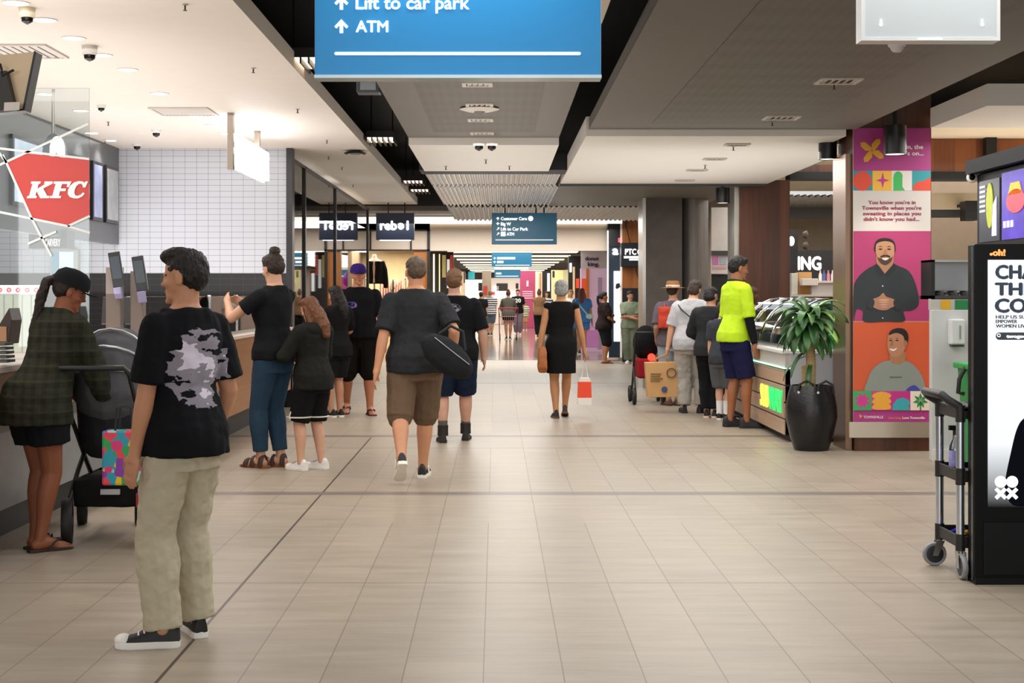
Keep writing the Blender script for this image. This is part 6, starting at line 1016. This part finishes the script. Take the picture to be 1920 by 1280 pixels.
# 17 yellow shirt
r17, J17 = person('tall man in fluorescent yellow shirt and navy shorts waiting at the serving counter', 1377, 801, 1.88, -66, vox=.007, wide=.86, lean=4, hy=-16, hp=-8, feet=[(-.08, 0, -14, 0), (.11, .07, -24, 0)], hands=[(-.22, .06, .76), (.23, .09, .79)], elbow=[(-.3, -1, 0), (.3, -1, 0)], sk='9a6446', hair=('short', '14110f'), face=True,
    top=dict(mat=M('b9dc14', .8, emit=.0, var=.08, bump=.1, bs=20), hem=.495, loose=.015, sleeve=.95, sf=.008, collar=M('1a2024', .8), disp=.012), bottom=dict(mat=fabric('1d1e44'), leg=.93, loose=.013, flare=.012, name='shorts'), shoes=('sneaker', SBLK, M('16171a', .6), SBLK, SBLK))
m = MB(); h7 = 1.88
for i in range(2):
    e, w_ = J17['el'][i], J17['wr'][i]; m_ = MB(); pts, rs = seg(J17['shl'][i].lerp(e, .8), e, ARM, .8, 1, .004); m_.tube(pts, [q*h7 for q in rs]); m_.ell(e, (.027*h7,)*3); pts, rs = seg(e, w_, FORE, 0, .98, .0035); m_.tube(pts, [q*h7 for q in rs]); m_.build('arm_sleeve', fabric('17181c'), r17, True, vox=.008, sm=2)
# 18 customer beyond the yellow shirt and 19 staff
person('person in pink top facing the glass case beyond the yellow shirt', 1405, 0, 1.56, 75, Y=18.15, vox=.012, fem=.6, hy=30, sk='d0a088', hair=('long', '5a3a28'), hands=[(-.15, .3, .95), (.2, .3, .95)], elbow=[(-1, -.4, -.8), (1, -.4, -.8)], top=dict(mat=fabric('b07a78'), hem=.47, loose=.02, sleeve=.6), bottom=dict(mat=fabric('3a4454'), leg=1.95, loose=.012), shoes=('sneaker', SBLK, RUB))
# far people
def far(label, px, fy, h, yaw, top, bottom, hair, sk='c09070', sleeve=.8, leg=1, shoes='2a2a2c', hands=None, skirt=None, fem=.3, wide=1.05, lean=0, Y=None, feet=None, matt=None):
    return person(label, px, fy, h, yaw, vox=.016, fem=fem, wide=wide, lean=lean, sk=sk, hair=hair, hands=hands, feet=feet, Y=Y, top=dict(mat=matt or fabric(top), hem=.47, loose=.02, sleeve=sleeve), bottom=dict(mat=fabric(bottom), leg=leg, loose=.013, name='shorts' if leg < 1.3 else 'trousers'), shoes=('sneaker', M(shoes, .6), RUB))
rF, JF = far('woman in grey sweater and black shorts pushing a shopping trolley far ahead', 953, 636, 1.6, 0, '5f6158', '151515', ('bun', '4a2a24'), sleeve=1.8, leg=.45, lean=8, hands=[(-.22, .42, .98), (.22, .42, .98)])
far('person in navy and white striped shirt far down the mall', 919, 629, 1.62, 4, 'ffffff', '5a6a78', ('crop', '7a7458'), matt=stripe_mat('20242e', 'e4e4e6', 13), wide=1.2, leg=.95)
far('person with brown hair in dark top and red shoes far down the mall', 902, 634, 1.56, 0, '1c1c20', '6a3a34', ('short', '1a1412'), shoes='c03a3c', leg=1.7)
far('person in black jersey with a white number walking towards the camera far away', 971, 628, 1.66, 180, '16181c', '6f6c78', ('short', '1c1614'), leg=1.9); 
jj = [o for o in bpy.data.objects if o.get('label', '').startswith('person in black jersey')][0]; text('shirt_number', '20', world(jj, (.11, .145, 1.17)), (1, 0, 0), (0, 0, 1), .15, M('eeeeee', .6), jj, bold=.05, width=.22)
far('small child in green and white striped top far down the mall', 985, 600, 1.18, 176, 'ffffff', 'c88a70', ('short', '5a3a28'), matt=stripe_mat('e8e4da', '7a9a68', 11), Y=58)
far('woman in tan top far away right of the pink banner', 1011, 633, 1.62, -10, '8a6a50', '1c1d22', ('bun', '5a3a28'), leg=1.9, sleeve=.2)
far('woman in white patterned top far away beside the woman in the black dress', 1025, 632, 1.58, -170, 'd8d8da', '1b1d24', ('long', '2a1c18'), matt=stripe_mat('e8e8ea', '4a4c58', 9), leg=1.9)
rB, JB = far('woman with long auburn hair in blue dress carrying a pink shopping bag', 1091, 664, 1.62, -6, '4f84c8', '4f84c8', ('long', '7a3f2c'), leg=.5, sleeve=.6, hands=[(-.22, .05, .8), (.27, .08, .72)]); UB = JB['up']; MB().tube([UB((-.1, -.03, .81)), UB((0, -.1, .7)), UB((.1, -.08, .58)), UB((.13, .0, .55))], .02, 8).build('shoulder_strap', M('b8e0d8', .6), rB, True); MB().ell(UB((.12, -.08, .57)), (.1, .05, .07)).build('shoulder_bag', M('c8e8e0', .5), rB, True, smooth=True)
far('fair haired person in white shirt glimpsed behind the woman in the black dress', 1070, 650, 1.6, 160, 'e6e2dc', '4a4a50', ('short', 'a07a50'), leg=1.9)
# ---------------------------------------------------------------- things people carry or push
def wheel(m_t, m_h, c, r, wd, ax, parent, nm='wheel'):
    o = MB().lathe(c, [(r*.72, -wd), (r*.93, -wd), (r, -wd*.5), (r, wd*.5), (r*.93, wd), (r*.72, wd)], 28, ax=ax).build('tyre' if nm == 'wheel' else nm, m_t, parent, smooth=True); h = MB().lathe(c, [(.001, -wd*.8), (r*.2, -wd), (r*.2, wd), (.001, wd*.8)], 14, ax=ax)
    R = V(ax).to_track_quat('Z', 'Y').to_matrix()
    for k in range(5): a = k*1.2566; h.tube([V(c), V(c)+R @ V((r*.78*math.cos(a), r*.78*math.sin(a), 0))], r*.07, 6)
    h.build('rim', m_h, o, smooth=True)
# stroller beside the stooping woman
sx, sy = GX(205, 8.35), 8.35; t = thing('stroller', 'dark grey stroller with hood and black wheels beside the nearest man', 'stroller', (sx, sy, 0)); TY = M('141415', .6); SB = M('1c1d1f', .45)
for wx, wy, r_ in ((GX(131, 8.25), 8.2, .135), (GX(283, 8.2), 8.2, .14), (GX(150, 8.9), 8.95, .11), (GX(258, 8.9), 8.95, .11)): wheel(TY, M('3a3b3e', .4, .4), (wx, wy, r_), r_, .03, (1, .25, 0), t)
fr = MB()
for s in (-1, 1):
    bx = sx+s*.2; fr.tube([(bx+s*.0, 8.95, .12), (bx, 8.6, .42), (bx, 8.25, .75), (bx, 8.02, 1.0)], .014, 8); fr.tube([(sx+s*.22, 8.2, .15), (bx, 8.4, .4), (bx, 8.7, .62)], .014, 8)
fr.tube([(sx-.2, 8.02, 1.0), (sx-.18, 7.99, 1.03), (sx+.18, 7.99, 1.03), (sx+.2, 8.02, 1.0)], .017, 10); fr.build('frame', SB, t, smooth=True)
SG = fabric('55565a'); SD = fabric('2a2b2e')
MB().rings([[(sx+math.cos(q)*.24*s, 8.55+math.sin(q)*.3*s, z) for q in [k*math.pi/10 for k in range(20)]] for z, s in ((.48, .7), (.56, .92), (.8, 1), (.95, 1))]).build('seat', SD, t, smooth=True, vox=.012, disp=.01)
hd_ = MB().ell((sx+.0, 8.5, .93), (.25, .33, .32)); hd_.build('hood', SG, t, vox=.012, sm=3, disp=.02); m = MB()
for a_ in (.25, .7, 1.2): m.tube([(sx+.262*math.cos(q), 8.5-.345*math.sin(q)*math.cos(a_), .93+.335*math.sin(q)*math.sin(a_)) for q in [k*math.pi/12 for k in range(13)]], .007, 6)
m.build('hood_rib', M('d0d0d2', .4, .6), t, smooth=True)
MB().box(sx-.2, sx+.2, 8.3, 8.8, .2, .36).build('basket', fabric('1a1a1b'), t, vox=.015, disp=.01); MB().box(sx-.03, sx+.08, 8.27, 8.29, .28, .31).build('brand_badge', M('b8b8b8', .4), t); MB().box(sx+.2, sx+.23, 8.18, 8.22, .22, .3).build('red_clip', M('a82020', .5), t)
def patch_mat(cols, s=12):
    m, nt, b = nodes('floral_print'); t_ = NT(nt); tc = t_.n('ShaderNodeTexCoord'); vo = t_.n('ShaderNodeTexVoronoi'); vo.inputs['Scale'].default_value = s; nt.links.new(tc.outputs['Object'], vo.inputs['Vector']); sp = t_.n('ShaderNodeSeparateColor'); nt.links.new(vo.outputs['Color'], sp.inputs[0]); cr = t_.n('ShaderNodeValToRGB'); cr.color_ramp.interpolation = 'CONSTANT'
    els = cr.color_ramp.elements; els[0].color = lin(cols[0]); els[1].color = lin(cols[-1]); els[1].position = .9
    for k, c in enumerate(cols[1:-1]): e = els.new((k+1)*.9/(len(cols)-1)); e.color = lin(c)
    nt.links.new(sp.outputs[0], cr.inputs[0]); nt.links.new(cr.outputs[0], b.inputs['Base Color']); b.inputs['Roughness'].default_value = .6; return m
bx0, bx1, bz0, bz1 = GX(195, 7.98), GX(275, 7.98), GZ(908, 7.98), GZ(806, 7.98)
t = thing('floral_bag', 'bright floral shopping bag in pink, yellow and teal hung on the stroller', 'bag', ((bx0+bx1)/2, 7.98, bz0)); MB().rings([[(x, y, z) for x, y in ((bx0, 7.93), (bx1, 7.93), (bx1, 8.05), (bx0, 8.05))] for z in (bz0, (bz0+bz1)/2, bz1)]).build('bag', patch_mat(['2a9ab0', 'd83a78', '30a058', 'e8c020', '2a9ab0', '8a3aa0', 'e04858', '9ad0c8'], 21), t, bev=.012)
for y in (7.95, 8.03): MB().tube([(bx0+.07, y, bz1-.02), (bx0+.08, y, bz1+.13), (bx1-.08, y, bz1+.13), (bx1-.07, y, bz1-.02)], .008, 6).build('handle', M('20242a', .7), t)
# sports bag at the striding man
t = thing('sports_bag', 'black sports bag with a grey zip hanging at the striding man in brown shorts', 'bag', (GX(842, 10.75), 10.75, .78)); bm_ = MB(); cx_, cz_ = GX(838, 10.75), GZ(668, 10.75)
R = Matrix.Rotation(math.radians(38), 3, 'Y'); bm_.ell((cx_, 10.75, cz_), (.235, .11, .125), R); bm_.build('body', fabric('232427'), t, vox=.012, sm=2, disp=.015); MB().tube([V((cx_, 10.75, cz_))+R @ V((x, -.085*math.sqrt(max(0, 1-(x/.235)**2))-.012, .06)) for x in (-.16, -.08, 0, .08, .17)], .004, 6).build('zip', M('9a9a9c', .4, .5), t)
MB().tube([V((cx_, 10.75, cz_))+R @ V(p) for p in ((-.15, 0, .1), (-.12, .0, .2), (-.02, .0, .22), (.08, 0, .12))], .013, 8).build('handle', M('161618', .7), t, smooth=True)
# handbag and shopping bag of the woman in black
a, b = WR10[0], WR10[1]
t = thing('handbag', 'tan leather handbag hanging at the left arm of the woman in the black dress', 'bag', (a.x-.03, a.y, a.z-.42)); bc = P(1017, 672, a.y-.04); MB().rings([[(bc.x+x*q, bc.y+y*q, bc.z+z) for x, y in ((-.05, -.12), (.05, -.12), (.05, .12), (-.05, .12))] for z, q in ((-.16, .85), (-.1, 1.1), (.04, 1), (.13, .8))]).build('body', M('a05a28', .5, var=.25, vs=8), t, vox=.01, sm=5, disp=.016); MB().tube([(bc.x, bc.y-.05, bc.z+.12), (a.x, a.y-.02, a.z-.02), (bc.x, bc.y+.06, bc.z+.12)], .008, 6).build('strap', M('7a3f1c', .6), t)
t = thing('shopping_bag', 'white and orange red plastic shopping bag in the right hand of the woman in black', 'bag', (b.x+.03, b.y, .1)); yb_ = b.y; rr = [[P(x, y, yb_)+V((0, d_, 0)) for x, d_ in ((x0, -.05), (x1, -.05), (x1, .05), (x0, .05))] for x0, x1, y in ((1083, 1109, 758), (1083, 1109, 745), (1084, 1108, 715), (1087, 1105, 708))]
MB().rings(rr[1:3]).build('orange_body', M('f04a24', .5, var=.1), t); MB().rings(rr[0:2]).build('white_base', M('eee8e4', .5), t); MB().rings(rr[2:]).build('white_top', M('e8e2dc', .5), t); MB().tube([P(1090, 710, yb_), V((b.x, b.y, b.z-.08)), P(1103, 710, yb_)], .006, 6).build('handle', M('e8e2dc', .5), t)
# paper bag of the white T-shirt person
w14 = world(r14, J14['wr'][0]); yb_ = w14.y-.02
t = thing('paper_bag', 'large brown paper carrier bag held low by the person in the white T-shirt', 'bag', (GX(1240, yb_), yb_, GZ(745, yb_))); KR = M('c59a66', .8, var=.12, vs=5, bump=.2, bs=10); MB().rings([[P(x, y, yb_)+V((0, d_, 0)) for x, y, d_ in ((1213+o_, yy, -.09), (1271-o_*.2, yy-1, -.07), (1271-o_*.2, yy-1, .09), (1213+o_, yy, .09))] for o_, yy in ((0, 744), (-2, 712), (-4, 679))]).build('bag', KR, t, bev=.004)
for d_ in (-.05, .06): MB().tube([P(1227, 681, yb_)+V((0, d_, 0)), P(1230, 672, yb_)+V((0, d_, 0)), V((w14.x-.01, yb_+d_*.4, w14.z-.08)), P(1250, 672, yb_)+V((0, d_, 0)), P(1253, 681, yb_)+V((0, d_, 0))], .007, 6).build('handle', M('a87f4c', .8), t)
m = MB(); yy = yb_-.098
for r0, r1 in ((9, 7.6),): 
    for k in range(24): a0, a1 = k*math.pi/12, (k+1)*math.pi/12; m.flat([(1259+r0*math.cos(a0), 699+r0*math.sin(a0)), (1259+r0*math.cos(a1), 699+r0*math.sin(a1)), (1259+r1*math.cos(a1), 699+r1*math.sin(a1)), (1259+r1*math.cos(a0), 699+r1*math.sin(a0))], yy, .012)
m.build('printed_ring', M('4a4038', .8), t); MB().flat(circ(1246, 730, 5.5), yy, .012).build('printed_disc', M('3f4a78', .8), t); m = MB()
for k in range(4): m.flat(rect(1220, 1240-2*(k % 2)+3*(k == 2), 700+k*4.4, 701.2+k*4.4), yy, .012)
m.build('printed_text', M('7a6040', .8), t)
# red bag on hat person
w_ = world(r13, (-.17, -.18, 1.16)); MB().box(w_.x-.08, w_.x+.08, w_.y-.06, w_.y+.06, w_.z-.15, w_.z+.13).build('shoulder_bag', M('b8381c', .7, var=.3), r13, vox=.012, sm=8, disp=.02); U = J13['up']; MB().tube([U((-.09, -.06, .82)), U((-.1, -.1, .76)), U((-.105, -.11, .7))], .012, 6).build('shoulder_strap', M('b03018', .6), r13, True)
# black pram with red light beside the hat person
px_, py_ = GX(1212, 19.0), 19.0; t = thing('black_pram', 'black pram with red seat and a glowing red lamp beside the stone pillar', 'pram', (px_, py_, 0))
MB().ell((px_, py_+.05, .8), (.18, .3, .24)).build('hood', fabric('141416'), t, vox=.016, sm=2); MB().box(px_-.14, px_+.16, py_-.25, py_+.25, .34, .6).build('seat', fabric('8a1c24'), t, bev=.03); MB().lathe((px_+.04, py_-.262, .62), [(.001, 0), (.05, 0), (.05, .02), (.001, .02)], 16, ax=(0, 1, 0)).build('lamp', glow('ff2a1c', 5), t); fr = MB()
for s in (-1, 1): fr.tube([(px_+s*.17, py_+.3, .1), (px_+s*.17, py_, .5), (px_+s*.17, py_-.32, .95)], .014, 8); fr.tube([(px_+s*.17, py_-.3, .1), (px_+s*.17, py_+.1, .6)], .014, 8)
fr.tube([(px_-.17, py_-.32, .95), (px_+.17, py_-.32, .95)], .016, 8); fr.build('frame', SB, t)
for s in (-1, 1):
    for q in (-1, 1): wheel(TY, M('3a3b3e', .4), (px_+s*.19, py_+q*.3, .11), .11, .022, (1, 0, 0), t)
# trolley of the woman in grey
tx, ty = GX(953, 45.9), 45.95; t = thing('shopping_trolley', 'red handled wire shopping trolley pushed by the woman in the grey sweater', 'trolley', (tx, ty, 0)); m = MB(); WR = M('a8888a', .35, .6)
for z, w_, l_ in ((.5, .22, .36), (.75, .27, .42), (1.0, .31, .47)): m.tube([(tx-w_, ty-.3, z), (tx+w_, ty-.3, z), (tx+w_*.85, ty+l_, z), (tx-w_*.85, ty+l_, z), (tx-w_, ty-.3, z)], .012, 6)
for k in range(9):
    a = -1+k/4; m.tube([(tx+a*.22, ty-.3, .5), (tx+a*.31, ty-.3, 1.0)], .008, 5); m.tube([(tx+a*.187, ty+.36, .5), (tx+a*.26, ty+.47, 1.0)], .008, 5)
m.build('basket', WR, t); MB().tube([(tx-.32, ty-.42, 1.02), (tx+.32, ty-.42, 1.02)], .022, 10).build('handle', M('a02030', .5), t); fr = MB()
for s in (-1, 1): fr.tube([(tx+s*.31, ty-.42, 1.02), (tx+s*.3, ty-.3, .9), (tx+s*.28, ty-.28, .16), (tx+s*.25, ty+.4, .16)], .016, 6)
fr.build('frame', M('8a2a34', .4, .3), t)
for s in (-1, 1):
    for q in (-.28, .38): MB().lathe((tx+s*.27, ty+q, .07), [(.001, -.02), (.07, -.02), (.07, .02), (.001, .02)], 16, ax=(1, 0, 0)).build('wheel', M('1a1a1c', .5), t)
wb = world(rB, JB['wr'][1]); t = thing('pink_bag', 'glossy pink shopping bag in the hand of the woman in the blue dress', 'bag', (wb.x, wb.y, wb.z-.62)); MB().box(wb.x-.14, wb.x+.16, wb.y-.06, wb.y+.06, wb.z-.62, wb.z-.2).build('bag', M('d88ac8', .4, emit=.1), t, bev=.02); MB().tube([(wb.x-.08, wb.y, wb.z-.2), (wb.x, wb.y, wb.z-.06), (wb.x+.1, wb.y, wb.z-.2)], .008, 6).build('handle', M('d88ac8', .4), t)
finalize()
